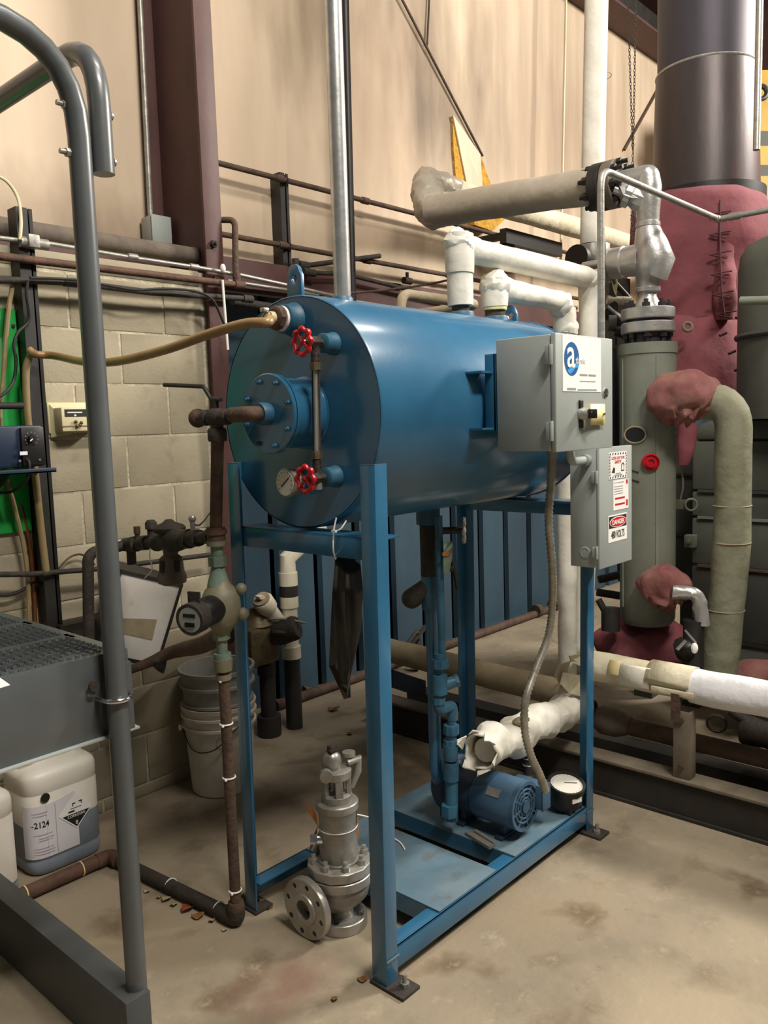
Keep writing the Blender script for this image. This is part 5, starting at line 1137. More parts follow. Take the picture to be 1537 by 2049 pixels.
zu = zc_(450); MB().lathe([(.042, 0), (.05, .006), (.05, .022), (.042, .028)], (EX, KY, zu-.014), Z_, 24).build('weld_collar', 'silver_paint', sv)
z5 = zc_(375); z6 = zc_(350)
MB().tube([(EX, KY, zu), (EX, KY, zu+.08), (EX, KY, z5), (EX, KY, z5+.05)], [.044, .05, .056, .046], 24).build('upper_body', 'silver_paint', sv)
bd = V((-.35, .62, .35)).normalized(); bs = V((EX, KY, zc_(405)))
MB().lathe([(.045, 0), (.05, .05), (.042, .07), (.055, .075), (.055, .10), (.035, .105), (.02, .12), (.02, .15)], bs, bd, 8).build('bonnet', 'silver_paint', sv)
MB().obox(bs+bd*.085+V((-.02, 0, .03)), V((.02, .03, .05)), V((.012, -.012, 0)), bd*.02).build('bonnet_yoke', 'silver_paint', sv, bevel=.004)
fq = RX(1215, 372, EX); FZc = fq.z
MB().tube(fillet([(EX, KY, z5+.03), (EX, KY, FZc), (EX, fq.y-.05, FZc)], .09), .047, 22).build('top_elbow', 'silver_paint', sv)
bf = thing('black_flange', 'thick black bolted flange joining wrapped pipe and silver elbow', 'flange', fq)
MB().lathe([(.095, 0), (.10, .004), (.10, .05), (.095, .054)], (EX, fq.y-.002, FZc), Y_, 40).build('flange_half', 'black_steel', bf)
MB().lathe([(.095, 0), (.10, .004), (.10, .048), (.095, .05)], (EX, fq.y-.056, FZc), Y_, 40).build('flange_half', 'dusty_duct', bf)
bolt_ring(bf, 'stud', (EX, fq.y+.052, FZc), Y_, .082, 8, .018, .02, 'black_steel', .2, .02)
bolt_ring(bf, 'stud', (EX, fq.y-.056, FZc), -Y_, .082, 8, .018, .02, 'black_steel', .2, .03)
# grey conduit bending over
Cx = RY(1206, 690, 1.40)
z7 = RY(1212, 340, 1.40).z; xk = RY(1440, 418, 1.40).x
cd_ = thing('overhead_conduit', 'grey conduit rising behind the cabinet and bending over to the right', 'conduit', Cx)
pe = V((xk, 1.40, z7))
MB().tube(fillet([(Cx.x, 1.405, 1.36), (Cx.x, 1.405, z7), (xk, 1.405, z7), (xk+.04, -1.6, z7)], [.07, .012]), .0125, 14).build('conduit', 'steel_dull', cd_)
MB().cyl((xk-.03, 1.405, z7), (xk+.0, 1.405, z7), .0155, seg=14).build('coupling', 'steel_dull', cd_)
MB().cyl((xk+.002, 1.36, z7), (xk+.003, 1.31, z7), .0155, seg=14).build('coupling', 'steel_dull', cd_)
# ------------------------------------------------------------------ boiler
SCn = RD(1412, 250, 4.25); sxc, syc = SCn.x, SCn.y
def sz(v): return RD(1412, v, 4.25).z
stt = thing('boiler_stack', 'dark steel boiler stack with a welded seam and black base ring', 'stack', (sxc, syc, sz(385)))
rt, rb = 91*4.3/1656, 103*4.25/1656
MB().lathe([(rb, 0), (rt+.008, sz(152)-sz(385))], (sxc, syc, sz(385)), Z_, 56, capA=False, capB=False).build('cone', 'stack_steel', stt)
MB().lathe([(rt, 0), (rt, 2.2)], (sxc, syc, sz(152)), Z_, 56, capA=False).build('upper_shell', 'stack_rough', stt)
MB().torus((sxc, syc, sz(152)), Z_, rt+.004, .008, 56, 8).build('weld_seam', 'steel_dull', stt)
MB().lathe([(rb+.0, -.06), (rb+.028, -.055), (rb+.028, -.005), (rb, 0)], (sxc, syc, sz(385)), Z_, 56).build('base_ring', 'black', stt)
fq2 = RD(1510, 100, 4.2); tag(MB().cyl(RD(1514, 300, 3.9), RD(1523, 0, 3.9)+Z_*.8, .016, seg=14).build('side_pipe', 'steel'), 'slim shiny pipe running up the right side of the stack', 'pipe')
# red insulation blanket around the flue
bl = thing('red_blanket', 'red quilted insulation blanket laced around the boiler flue', 'insulation', (sxc, syc, sz(800)))
def sweep(spec, mat, nm, amp, fq_, seed, dep_=4.2, parent=bl, flat=.8):
    pts = []; m = MB(); seg = 36; vs = []
    for (xc, hw, v) in spec:
        c0 = RD(xc, v, dep_); R_ = hw*dep_/1656
        right = _r; fwd = V((_f.x, _f.y, 0)).normalized(); right = V((_r.x, _r.y, 0)).normalized()
        for k in range(seg):
            t_ = 2*PI*k/seg; vs.append(c0+right*R_*math.cos(t_)+fwd*R_*flat*math.sin(t_))
    n = len(spec); m.add(vs, [(i*seg+k, i*seg+(k+1) % seg, (i+1)*seg+(k+1) % seg, (i+1)*seg+k) for i in range(n-1) for k in range(seg)]+[tuple(range(seg)), tuple((n-1)*seg+k for k in range(seg))])
    lump(m, amp, fq_, seed); return m.build(nm, mat, parent, ang=70)
def interp(rows, step):
    out = []
    for (a, b) in zip(rows[:-1], rows[1:]):
        n = max(1, int((b[2]-a[2])/step))
        for i in range(n): out.append(tuple(a[j]+(b[j]-a[j])*i/n for j in range(3)))
    out.append(rows[-1]); return out
sweep(interp([(1402, 105, 392), (1398, 128, 410), (1399, 136, 450), (1397, 133, 490), (1392, 115, 540), (1384, 98, 600), (1382, 96, 645)], 12), 'red_blanket', 'upper_wrap', .016, 6, 1)
sweep(interp([(1380, 92, 640), (1382, 98, 660), (1392, 108, 720), (1420, 122, 790), (1432, 130, 835)], 12), 'red_blanket', 'lower_wrap', .013, 6, 2)
# padded seam down the middle of the upper wrap
sweep(interp([(1440, 18, 398), (1442, 24, 430), (1443, 22, 455), (1444, 25, 480), (1445, 21, 515), (1447, 26, 545), (1449, 22, 580), (1450, 25, 610), (1452, 18, 640)], 8), 'red_blanket', 'seam_pad', .010, 14, 5, 4.0, flat=1.0)
# lacing
def surf(u, v, d=4.02): return RD(u, v, d)
m = MB(); lace = [(1425, 430), (1424, 470), (1425, 510), (1427, 550), (1430, 590), (1436, 630)]
fr = lambda u, v: RD(u, v, 3.92)
m.tube(spline([fr(1441, 400), fr(1441, 470), fr(1442, 530), fr(1445, 590), fr(1450, 630)], 6), .005, 6)
for (u, v) in lace: m.tube([fr(u-4, v), fr(u+16, v-5), fr(u+38, v-8)], .004, 6).tube([fr(u-4, v), fr(u+16, v+4), fr(u+30, v+6)], .004, 6)
for (u, v) in ((1440, 672), (1458, 708), (1470, 742)): m.tube([RD(u, v, 3.93), RD(u+14, v-6, 3.93)], .007, 6)
m.build('lacing', 'lacing', bl)
m = MB(); fr2 = lambda u, v: RD(u, v, 4.0)
m.tube(spline([fr2(1268, 420), fr2(1274, 470), fr2(1286, 530)], 5), .005, 6)
for (u, v) in ((1262, 440), (1264, 470), (1268, 500)): m.tube([fr2(u, v), fr2(u+22, v-10)], .004, 6).tube([fr2(u, v-10), fr2(u+22, v)], .004, 6)
m.build('lacing', 'lacing', bl)
tag(MB().torus(RD(1376, 654, 3.9), V((-.7, -.6, .2)), .02, .008, 16, 8).build('eye_ring', 'dusty_duct'), 'small metal ring poking out of the red blanket seam', 'ring')
# boiler casing: box of panels behind the curved pipe
BXf = 3.86
cs = thing('boiler_casing', 'dark grey-green panelled boiler casing at the right edge', 'boiler', (BXf, .6, .15))
yl = RX(1386, 900, BXf).y
zs = [.15]+[RX(1500, v, BXf).z for v in (1290, 1140, 1040, 985, 880)]
for i, (a_, b_) in enumerate(zip(zs[:-1], zs[1:])):
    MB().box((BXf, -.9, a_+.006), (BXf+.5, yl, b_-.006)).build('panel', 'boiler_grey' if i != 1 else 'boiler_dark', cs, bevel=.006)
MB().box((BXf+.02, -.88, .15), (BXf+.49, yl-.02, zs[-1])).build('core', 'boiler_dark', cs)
for i, z in enumerate(zs[1:-1]): MB().box((BXf-.012, -.9, z-.006), (BXf+.01, yl-.03, z+.006)).build('trim_strip', ('black_steel', 'rust_pipe', 'steel_dull', 'boiler_dark')[i], cs)
ztop = RX(1450, 852, BXf+.02).z
m = MB(); prof = [(yl, zs[-1]), (yl-.004, zs[-1]+.04), (yl-.03, zs[-1]+.075), (yl-.08, zs[-1]+.09), (-.9, zs[-1]+.09), (-.9, zs[-1])]
m.prism([(BXf, a_, b_) for a_, b_ in prof], (.5, 0, 0)); m.build('rounded_top', 'boiler_grey', cs, bevel=.02)
bb = thing('boiler', 'dark boiler body in shade behind the grey-green column', 'boiler', (4.1, 1.7, .62))
MB().box((4.02, yl+.02, .62), (5.0, 2.02, 1.40)).build('shell', 'boiler_dark', bb, bevel=.03)  # box added behind the column, the shade there put into its dark colour
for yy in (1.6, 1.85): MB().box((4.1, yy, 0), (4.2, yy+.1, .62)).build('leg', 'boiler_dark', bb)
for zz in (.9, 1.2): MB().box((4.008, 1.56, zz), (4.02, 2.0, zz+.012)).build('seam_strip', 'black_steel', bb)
# small pipes and brackets on the casing
t = thing('sensor_bracket', 'small ring bracket and thin tube on the dark boiler casing', 'bracket', RX(1385, 1010, BXf))
q = RX(1383, 1010, BXf-.12); MB().torus(q, V((-.8, -.5, 0)), .026, .006, 20, 8).box(q+V((-.02, .03, -.02)), q+V((.02, .13, .02))).build('ring', 'column_grey', t)
MB().tube(spline([q+V((0, .05, .02)), RX(1367, 970, BXf-.12), RX(1362, 930, BXf-.12), RX(1354, 900, BXf-.12)], 5), .005, 8).build('tube', 'steel_dull', t)
q = RX(1384, 1082, BXf-.01); MB().box(q+V((-.03, -.025, -.03)), q+V((.01, .025, .03))).cyl(q+V((-.03, 0, 0)), q+V((-.05, 0, 0)), .012, seg=12).build('lug', 'column_grey', t, bevel=.004)
# grey vessel behind, upper right
gvp = RD(1611, 600, 3.62)
gv_ = thing('grey_vessel', 'dark grey-green round vessel with domed shoulder at right edge', 'vessel', (gvp.x, gvp.y, 1.5))
zt_ = RD(1537, 470, 3.5).z; Rv = .272; z0_ = zs[-1]+.093
zsm = RD(1500, 662, 3.4).z
MB().lathe([(Rv, 0), (Rv, zt_-.12-z0_), (Rv*.97, zt_-.06-z0_), (Rv*.88, zt_-.015-z0_), (Rv*.6, zt_+.02-z0_), (.01, zt_+.03-z0_)], (gvp.x, gvp.y, z0_), Z_, 48).build('shell', 'boiler_grey', gv_)
MB().torus((gvp.x, gvp.y, zsm), Z_, Rv, .014, 48, 8).build('band', 'boiler_dark', gv_)
q = RD(1482, 602, 3.42); pipe('grey_cross_pipe', 'short grey pipe crossing in front of the round vessel', 'pipe', [q, RD(1575, 600, 3.3)], .018, 'column_grey')
# yellow machinery far behind
t = thing('yellow_frame', 'yellow painted machine frame far behind the stack', 'machine', RD(1525, 400, 6.5))
for (u0, v0, u1, v1, mt_) in ((1508, 140, 1620, 262, 'yellow_paint'), (1506, 262, 1620, 292, 'boiler_dark'), (1504, 292, 1620, 330, 'yellow_paint'), (1502, 330, 1620, 352, 'boiler_dark'), (1500, 352, 1620, 480, 'yellow_paint')):
    a_, b_ = RD(u0, v1, 6.5), RD(u1, v0, 6.5); c_ = RD(u0, v0, 6.5); w_ = RD(u1, v1, 6.5)
    MB().prism([c_, b_, w_, a_], V((_f.x, _f.y, 0))*.3).build('beam', mt_, t, smooth=False)
lgq = RD(1520, 480, 6.7); MB().box((lgq.x, lgq.y-.25, 0), (lgq.x+.2, lgq.y-.05, lgq.z+.1)).build('leg', 'yellow_paint', t)
q = RD(1522, 185, 6.4); MB().torus(q, _f, .05, .02, 20, 8).build('wheel', 'black_steel', t)
tag(MB().box(RD(1560, 40, 8.0)-V((.5, .6, 1.0)), RD(1560, 40, 8.0)+V((.35, .5, .1))).build('dark_hood', 'red_steel', smooth=False), 'dark brown shape in shade behind the top of the stack', 'hood')
# curved grey lagged pipe with red end blanket
py2 = RX(1467, 900, EX-.0).y; ztp = RX(1440, 800, EX).z
cpth = fillet([(EX, KY-.12, ztp-.01), (EX, py2, ztp), (EX, py2+.0, 1.0), (EX, py2+.012, .80), (EX, py2+.055, .35)], [.115, .02, .08])
m = MB().tube(dense(cpth, .035), .072, 26); lump(m, .0045, 9)
t = thing('curved_lagged_pipe', 'thick grey-green lagged pipe curving out of the column and down', 'pipe', (EX, py2, .3)); m.build('lagging', 'lag_green', t)
for z in (1.13, .98, .7): 
    yy = py2 if z > .8 else py2+.012+(.8-z)*.1; mm = MB().torus((EX, yy, z), Z_, .0725, .0025, 26, 6); mm.build('tape_edge', 'lag_dirty', t)
def pillow(name, label, u, v, d, ru, rv_, mat, amp, seed, rd=.11, taper=0.0, sag=0.0):
    """a stuffed cloth cover: bulging body, gathered toward one end, creased underneath"""
    from mathutils import noise
    q = RD(u, v, d); right = V((_r.x, _r.y, 0)).normalized(); fwd = V((_f.x, _f.y, 0)).normalized(); m = MB(); m.ball((0, 0, 0), 1, 56, 34); out = []
    for p in m.v:
        k = 1-taper*max(0, p.x)**1.5; low = max(0, -p.z)
        cr = amp*(.25+1.6*low)*noise.noise(V((p.x*5+seed, p.y*5, p.z*2.2)))+amp*.9*low*math.sin(p.x*19+3*noise.noise(p*3))
        w = 1+cr*3
        out.append(q+right*p.x*ru*d/1656+fwd*p.y*rd*k*w+Z_*(p.z*k*w+sag*p.x)*rv_*d/1656)
    m.v = out; lump(m, amp*.35, 14, seed)
    return tag(m.build(name, mat, ang=45), label, 'insulation')
pillow('end_blanket', 'dusty red insulation pillow where the curved pipe leaves the column', 1372, 792, 3.36, 76, 54, 'red_blanket_dusty', .05, 1, .12, .45, .1)
pillow('end_blanket', 'dusty red insulation pillow low on the grey-green column', 1332, 1172, 3.42, 54, 44, 'red_blanket_dusty', .06, 2, .11, .3)
pillow('end_blanket', 'dark red blanket heaped on the floor below the column', 1290, 1290, 3.75, 95, 58, 'red_blanket', .06, 3, .2)
pillow('end_blanket', 'dusty red blanket bulge at the right edge above the white pipe', 1512, 1360, 3.7, 58, 42, 'red_blanket_dusty', .03, 4, .09)
m = sweep(interp([(1370, 22, 820), (1375, 20, 860), (1374, 17, 900), (1366, 12, 930)], 8), 'red_blanket', 'hanging_strip', .006, 12, 6, 3.75)
# foil-wrapped stub from the low pillow
q = [RD(1345, 1185, 3.3), RD(1385, 1187, 3.28), RD(1400, 1200, 3.28), RD(1405, 1250, 3.28)]
m = MB().tube(dense(fillet(q, .05), .012), .028, 16); lump(m, .007, 30); tag(m.build('foil_pipe', 'silver_paint'), 'foil-wrapped elbow sticking out of the low red pillow', 'pipe')
t = thing('control_valve', 'dark valve with handle below the foil elbow near the floor', 'valve', RD(1385, 1320, 3.3))
q = RD(1388, 1290, 3.3); MB().cyl(q+Z_*.1, q-Z_*.12, .04, seg=14).build('body', 'black_steel', t); m = MB().ball(q+V((-.02, .02, -.02)), .05, 12, 8); lump(m, .02, 20); m.build('wrap', 'black', t)
MB().bar(RD(1372, 1262, 3.2), RD(1392, 1285, 3.2), .02, .008).bar(RD(1355, 1300, 3.2), RD(1372, 1282, 3.2), .015, .006).build('handle', 'steel_dull', t); MB().ball(RD(1390, 1297, 3.15), .014, 8, 6, (1, 1, 1.5)).build('white_tip', 'sticker_white', t)
t = thing('dark_mass', 'dark pipe stubs and fittings behind the blue leg', 'fitting', RD(1215, 1260, 3.7))
MB().cyl(RD(1222, 1215, 3.6), RD(1222, 1262, 3.6), .04, seg=14).cyl(RD(1198, 1200, 3.6), RD(1222, 1245, 3.6), .015, seg=10).build('stub', 'black_steel', t)
for (u, v, u2, v2) in ((1198, 1160, 1240, 1150), (1195, 1185, 1240, 1192)): MB().cyl(RD(u, v, 4.2), RD(u2, v2, 4.2), .02, seg=10).build('pipe', 'dark_iron', t)
# hidden fittings between the cabinet and the column
t = thing('feedwater_fittings', 'dark pipe fittings crowded behind the grey conduit left of the column', 'fitting', RD(1235, 640, 3.75))
for (u, v, u2, v2, r_, mt_) in ((1215, 600, 1260, 602, .02, 'lag_cream'), (1225, 560, 1262, 600, .012, 'black_steel'), (1210, 620, 1245, 650, .03, 'black_steel'), (1230, 660, 1262, 668, .03, 'black_steel'), (1225, 700, 1225, 900, .04, 'black_steel'), (1228, 560, 1228, 640, .018, 'dark_iron'), (1215, 645, 1230, 645, .04, 'boiler_grey')):
    MB().cyl(RD(u, v, 3.75), RD(u2, v2, 3.75), r_, seg=14).build('stub', mt_, t)
MB().prism([RD(u, v, 3.6) for u, v in ((1223, 558), (1228, 570), (1238, 566), (1232, 590), (1229, 582))], V((.004, .004, 0))).build('yellow_tag', 'yellow_tag', t)
for k in range(6): MB().box(RD(1210+k*9, 690, 4.3), RD(1214+k*9, 560, 4.35)).build('stub', 'dark_iron', t) if k in (1, 4) else None
# hoist chain
ch = MB()
def chain(u0, v0, u1, v1, d):
    a_, b_ = RD(u0, v0, d), RD(u1, v1, d); n = int((b_-a_).length/.016); dr_ = (b_-a_).normalized(); x_, y_ = perp(dr_)
    for i in range(n):
        c_ = a_.lerp(b_, (i+.5)/n); sd_ = x_ if i % 2 else y_; hl = .0102; w_ = .0048
        pts = [c_+dr_*hl*math.cos(t_)+sd_*w_*math.sin(t_) for t_ in [2*PI*k/8 for k in range(8)]]; ch.tube(pts, .0017, 5, closed=True)
chain(1246, -330, 1266, 300, 3.95); chain(1279, -330, 1267, 300, 3.95); chain(1267, 300, 1266, 330, 3.95); chain(1266, 330, 1264, 480, 3.95)
tag(ch.build('hoist_chain', 'dark_iron'), 'thin hoist chain loop hanging in front of the wall left of the stack', 'chain')
# ------------------------------------------------------------------ safety valve on the floor
AX = RZ(684, 1846, 0); ax_, ay_ = AX.x+.0, AX.y
def sv_z(v): return RX(675, v, ax_).z
sf = thing('safety_valve', 'silver flanged safety valve standing on the concrete floor', 'valve', (ax_, ay_, 0))
cen = V((ax_, ay_, 0))
fr_ = .074; fth = .036
def flange_mesh(c, axis, R, th, bore, n, hr, Rb, start=0.0):
    """flange with a bore and real bolt holes, built as a grid of a ring"""
    a = V(axis).normalized(); x, y = perp(a); bm = bmesh.new(); m = MB(); N_ = n*12
    # ring polygons: boundary outer, holes approximated by splitting the ring in sectors
    ro = [R]*N_; vs = []; fs = []
    def P(r, t, h): return V(c)+(x*math.cos(t)+y*math.sin(t))*r+a*h
    # radial bands: bore .. Rb-hr .. Rb+hr .. R ; the middle band is open where a hole sits
    tt = [start+2*PI*k/N_ for k in range(N_)]
    r1, r2 = Rb-hr, Rb+hr; half = math.asin(hr/Rb)
    m.lathe([(bore, 0), (r1, 0), (r1, th), (bore, th), (bore, 0)], c, a, 48, capA=False, capB=False)
    m.lathe([(r2, 0), (R-.002, 0), (R, .002), (R, th-.002), (R-.002, th), (r2, th), (r2, 0)], c, a, 64, capA=False, capB=False)
    step = 2*PI/n
    for k in range(n):
        t0 = start+k*step
        # solid web between hole k and k+1, its ends follow the hole circles
        nn = 7; A0 = []; B0 = []
        for i in range(nn+1):
            r = r1+(r2-r1)*i/nn; d = math.sqrt(max(0, hr*hr-(r-Rb)**2))/r
            A0.append((r, t0+d)); B0.append((r, t0+step-d))
        o = len(m.v); q = []
        for i in range(nn+1):
            for j in range(5):
                r = A0[i][0]; t = A0[i][1]+(B0[i][1]-A0[i][1])*j/4
                q.append(P(r, t, 0)); q.append(P(r, t, th))
        f = []
        idx = lambda i, j, h: (i*5+j)*2+h
        for i in range(nn):
            for j in range(4):
                f.append((idx(i, j, 0), idx(i, j+1, 0), idx(i+1, j+1, 0), idx(i+1, j, 0))); f.append((idx(i, j, 1), idx(i+1, j, 1), idx(i+1, j+1, 1), idx(i, j+1, 1)))
            f.append((idx(i, 0, 0), idx(i+1, 0, 0), idx(i+1, 0, 1), idx(i, 0, 1))); f.append((idx(i, 4, 0), idx(i, 4, 1), idx(i+1, 4, 1), idx(i+1, 4, 0)))
        m.add(q, f)
    return m
flange_mesh(cen, Z_, .078, .034, .03, 4, .0105, .058, .5).build('base_flange', 'steel', sf)
MB().lathe([(.038, .03), (.036, .048), (.044, .062), (.066, .08), (.084, .10), (.09, .125), (.09, .145)], cen, Z_, 36).build('globe_body', 'steel_dull', sf)
oc_ = RX(609, 1822, ax_-.125); oz = max(.0905, oc_.z); oy = oc_.y
oy = ay_+.012
of_c = V((ax_-.125, oc_.y, .092))
dirn = -X_
fm = flange_mesh(of_c, X_, .0905, .024, .029, 8, .0085, .072, .2).build('outlet_flange', 'steel', sf)
MB().lathe([(.029, 0), (.046, .0), (.048, .004), (.048, .006), (.029, .006), (.029, 0)], of_c-X_*.005, X_, 36, capA=False, capB=False).build('raised_face', 'steel', fm)
MB().lathe([(.0285, 0), (.0285, .012)], of_c+X_*.022, X_, 28).build('bore', 'black', fm)
MB().tube([of_c+X_*.02, of_c+X_*.06+V((0, 0, .004)), cen+V((0, 0, .10))], [.048, .042, .06], 24).build('outlet_neck', 'steel_dull', sf)
z1 = .142
MB().lathe([(.094, 0), (.098, .003), (.098, .028), (.096, .030)], cen+Z_*z1, Z_, 40).build('body_flange', 'steel', sf, ang=20)
MB().lathe([(.092, .031), (.098, .034), (.098, .060), (.094, .063)], cen+Z_*z1, Z_, 12).build('bonnet_flange', 'steel', sf)
zt0 = z1+.063
bolt_ring(sf, 'cover_nut', cen+Z_*zt0, Z_, .078, 8, .013, .016, 'steel', .25, .012)
MB().lathe([(.063, 0), (.063, .005), (.057, .007), (.057, .009), (.057, .011), (.057, .155), (.059, .158), (.064, .162), (.064, .182), (.061, .185)], cen+Z_*zt0, Z_, 40).build('bonnet', 'steel_dull', sf)
zt1 = zt0+.185
pk = MB().cyl(cen+V((-.035, .02, zt0+.07)), cen+V((-.058, .035, zt0+.073)), .0185, seg=18); pk.hexa(cen+V((-.056, .034, zt0+.073)), V((-.78, .62, .05)), .014, .02); pk.build('side_plug', 'chrome', sf)
# yoke with windows
yk = MB().lathe([(.046, 0), (.046, .02), (.04, .024)], cen+Z_*zt1, Z_, 30)
for t_ in (.4, 1.65, 2.9, 4.15, 5.4):
    d = V((math.cos(t_), math.sin(t_), 0)); yk.obox(cen+d*.038+Z_*(zt1+.05), d.cross(Z_)*.011, Z_*.032, d*.006)
yk.lathe([(.038, .068), (.046, .073), (.047, .095), (.040, .10)], cen+Z_*zt1, Z_, 30); yk.build('yoke', 'steel_dull', sf)
MB().cyl(cen+Z_*zt1, cen+Z_*(zt1+.11), .011, seg=12).build('spindle', 'steel', sf)
MB().lathe([(.028, .10), (.03, .108), (.03, .122), (.027, .138), (.016, .150), (.005, .154)], cen+Z_*zt1+V((-.008, .008, 0)), Z_, 24).build('cap', 'steel', sf)
MB().box(cen+V((-.025, -.01, zt1+.153)), cen+V((.015, .01, zt1+.159))).cyl(cen+V((-.015, .008, zt1+.15)), cen+V((-.015, .008, zt1+.17)), .007, seg=8).build('cotter_pin', 'dark_iron', sf)
lvr = MB().cyl(cen+V((-.045, -.005, zt1+.095)), cen+V((-.058, -.02, zt1+.095)), .019, seg=18); lvr.build('pivot_boss', 'steel_dull', sf)
MB().tube([cen+V((.03, -.02, zt1+.11)), cen+V((.062, -.035, zt1+.115)), cen+V((.058, -.035, zt1+.08)), cen+V((.045, -.02, zt1+.03))], [.011, .014, .012, .008], 12).build('lift_lever', 'steel_dull', sf)
MB().lathe([(.02, 0), (.02, .012)], cen+V((.045, -.012, zt1+.125)), Z_, 16).build('lever_head', 'steel_dull', sf)
npz = zt0+.125; d = V((.72, -.69, 0)); MB().obox(cen+d*.0575+Z_*npz, d.cross(Z_)*.011, Z_*.02, d*.001).build('name_plate', 'black_steel', sf)
# orange ribbon
rbn = thing('orange_ribbon', 'orange tag ribbon wired around the silver safety valve', 'ribbon', cen+V((-.05, .05, zt0+.1)))
MB().torus(cen+Z_*(zt0+.105), Z_, .0585, .0014, 32, 6).build('wire', 'sticker_white', rbn)
L_ = V((-.66, .75, 0)); cpt = cen+L_*.060+Z_*(zt0+.105)
S_ = V((.671, -.741, 0))     # across, as seen from the doorway side
for (sx_, dz, w_) in ((-.026, .07, .011), (-.03, -.085, .006)):
    e_ = cpt+S_*sx_+Z_*dz; mid = cpt.lerp(e_, .55)
    m = MB().prism([cpt, mid-S_*w_+Z_*.004, e_, mid+S_*w_-Z_*.004], V((-.002, -.002, 0))); m.build('tail', 'orange_ribbon', rbn, smooth=False)
e_ = cen+V((.045, -.035, zt0+.08)); MB().prism([e_+V((-.005, -.004, .04)), e_+V((.006, .004, .04)), e_+V((.01, .006, -.02)), e_+V((0, -.004, -.025))], (.002, -.002, 0)).build('tail', 'orange_ribbon', rbn, smooth=False)
q0 = cen+V((.04, -.035, zt0+.135)); MB().tube(spline([q0, q0+V((.03, -.03, -.012)), q0+V((.07, -.07, -.03))], 5), .0022, 8).build('zip_tie_tail', 'sticker_white', rbn)
# zip tie on the deck
tag(MB().tube(spline([RZ(789, 1678, .112), RZ(800, 1685, .112), RZ(807, 1694, .112), RZ(810, 1700, .112)], 5), .0025, 8).build('zip_tie', 'sticker_white'), 'white zip tie lying on the blue deck plate', 'zip tie')

# ------------------------------------------------------------------ buckets
bq_ = RZ(432, 1566, 0); bx_, by_ = bq_.x-.0, bq_.y-.05
def bucket(name, label, c, r0, r1, h, mat, ribs, inner):
    t = thing(name, label, 'bucket', c)
    prof = [(r0-.006, 0), (r0, .006)]
    n = 8
    for i in range(1, n+1): prof.append((r0+(r1-r0)*i/n, h*i/n))
    prof += [(r1+.006, h), (r1+.006, h-.012), (r1+.008, h+.004), (r1-.003, h+.004), (r1-.005, h-.01)]
    for i in range(n-1, -1, -1): prof.append((r0-.005+(r1-r0)*i/n, .006+h*i/n))
    prof.append((.002, .006))
    MB().lathe(prof, c, Z_, 44, capB=False).build('shell', mat, t, ang=30)
    for f_ in ribs:
        r_ = r0+(r1-r0)*f_; MB().lathe([(r_, -.006), (r_+.011, -.005), (r_+.011, .005), (r_, .007)], V(c)+Z_*h*f_, Z_, 44, capA=False, capB=False).build('rib', mat, t)
    return t
b1 = bucket('bucket', 'dirty white plastic bucket standing on the floor, lower of the two', (bx_, by_, 0), .125, .148, .37, 'bucket_white', (.78, .9), None)
b2 = bucket('bucket', 'grey plastic bucket nested in the white one, upper of the two', (bx_, by_, .16), .118, .15, .36, 'bucket_grey', (.62, .83), None)
hp_ = [V((bx_-.135, by_+.075, .28)), V((bx_-.15, by_-.02, .21)), V((bx_-.11, by_-.11, .22)), V((bx_-.02, by_-.155, .30)), V((bx_+.08, by_-.13, .31))]
MB().tube(spline(hp_, 6), .0028, 8).build('wire_handle', 'dark_iron', b1); MB().cyl(hp_[0], hp_[0]+V((-.012, .006, 0)), .012, seg=10).build('handle_ear', 'bucket_white', b1)
d = V((-.55, -.83, 0)).normalized(); q = V((bx_, by_, .24))+d*.1395
MB().torus(q, d, .022, .0018, 20, 6).build('round_mark', 'ink_grey', b1)
# ------------------------------------------------------------------ chemical jugs
def jug(name, label, loc, rz, liquid):
    t = thing(name, label, 'jug', loc); c = V(loc); R = Matrix.Rotation(rz, 3, 'Z')
    w, dp, h = .135, .115, .36
    def ring(s, z, k=1.0):
        out = []; n = 36
        for i in range(n):
            a = 2*PI*i/n; ca, sa = math.cos(a), math.sin(a); e = .42
            out.append(c+R @ V((w*s*math.copysign(abs(ca)**e, ca), dp*s*math.copysign(abs(sa)**e, sa), z)))
        return out
    def skin(rows, capa, capb):
        m = MB(); vs = []; n = 36
        for s, z in rows: vs += ring(s, z)
        f = [(i*n+k, i*n+(k+1) % n, (i+1)*n+(k+1) % n, (i+1)*n+k) for i in range(len(rows)-1) for k in range(n)]
        if capa: f.append(tuple(range(n)))
        if capb: f.append(tuple((len(rows)-1)*n+k for k in range(n)))
        return m.add(vs, f)
    lv = h*liquid
    skin([(.9, 0), (.97, .008), (1.0, .025), (1.0, .05), (.99, .052), (.99, .058), (1.0, .06), (1.0, lv)], True, False).build('filled_part', 'jug_liquid', t, ang=60)
    skin([(1.0, lv), (1.0, h*.78), (.985, h*.79), (.985, h*.80), (1.0, h*.81), (1.0, h*.93), (.97, h*.97), (.88, h), (.6, h+.004)], False, True).build('empty_part', 'jug_plastic', t, ang=60)
    q = c+R @ V((.03, 0, h)); MB().tube(fillet([q+R @ V((-.07, 0, -.01)), q+R @ V((-.06, 0, .035)), q+R @ V((.045, 0, .035)), q+R @ V((.06, 0, -.01))], .03), .014, 12).build('handle', 'jug_plastic', t)
    q2 = c+R @ V((-.085, 0, h)); MB().lathe([(.028, -.005), (.028, .012), (.032, .013), (.032, .034), (.028, .037)], q2, Z_, 24).build('cap', 'jug_plastic', t)
    return t, R, c, w, dp, h
jq_ = RZ(112, 1728, 0)
jx, jy = jq_.x+.03, jq_.y+.06
jt, JR, jc, jw, jd, jh = jug('chemical_jug', 'white plastic jug half full of grey liquid with corrosive label', (jx, jy, 0), .0, .48)
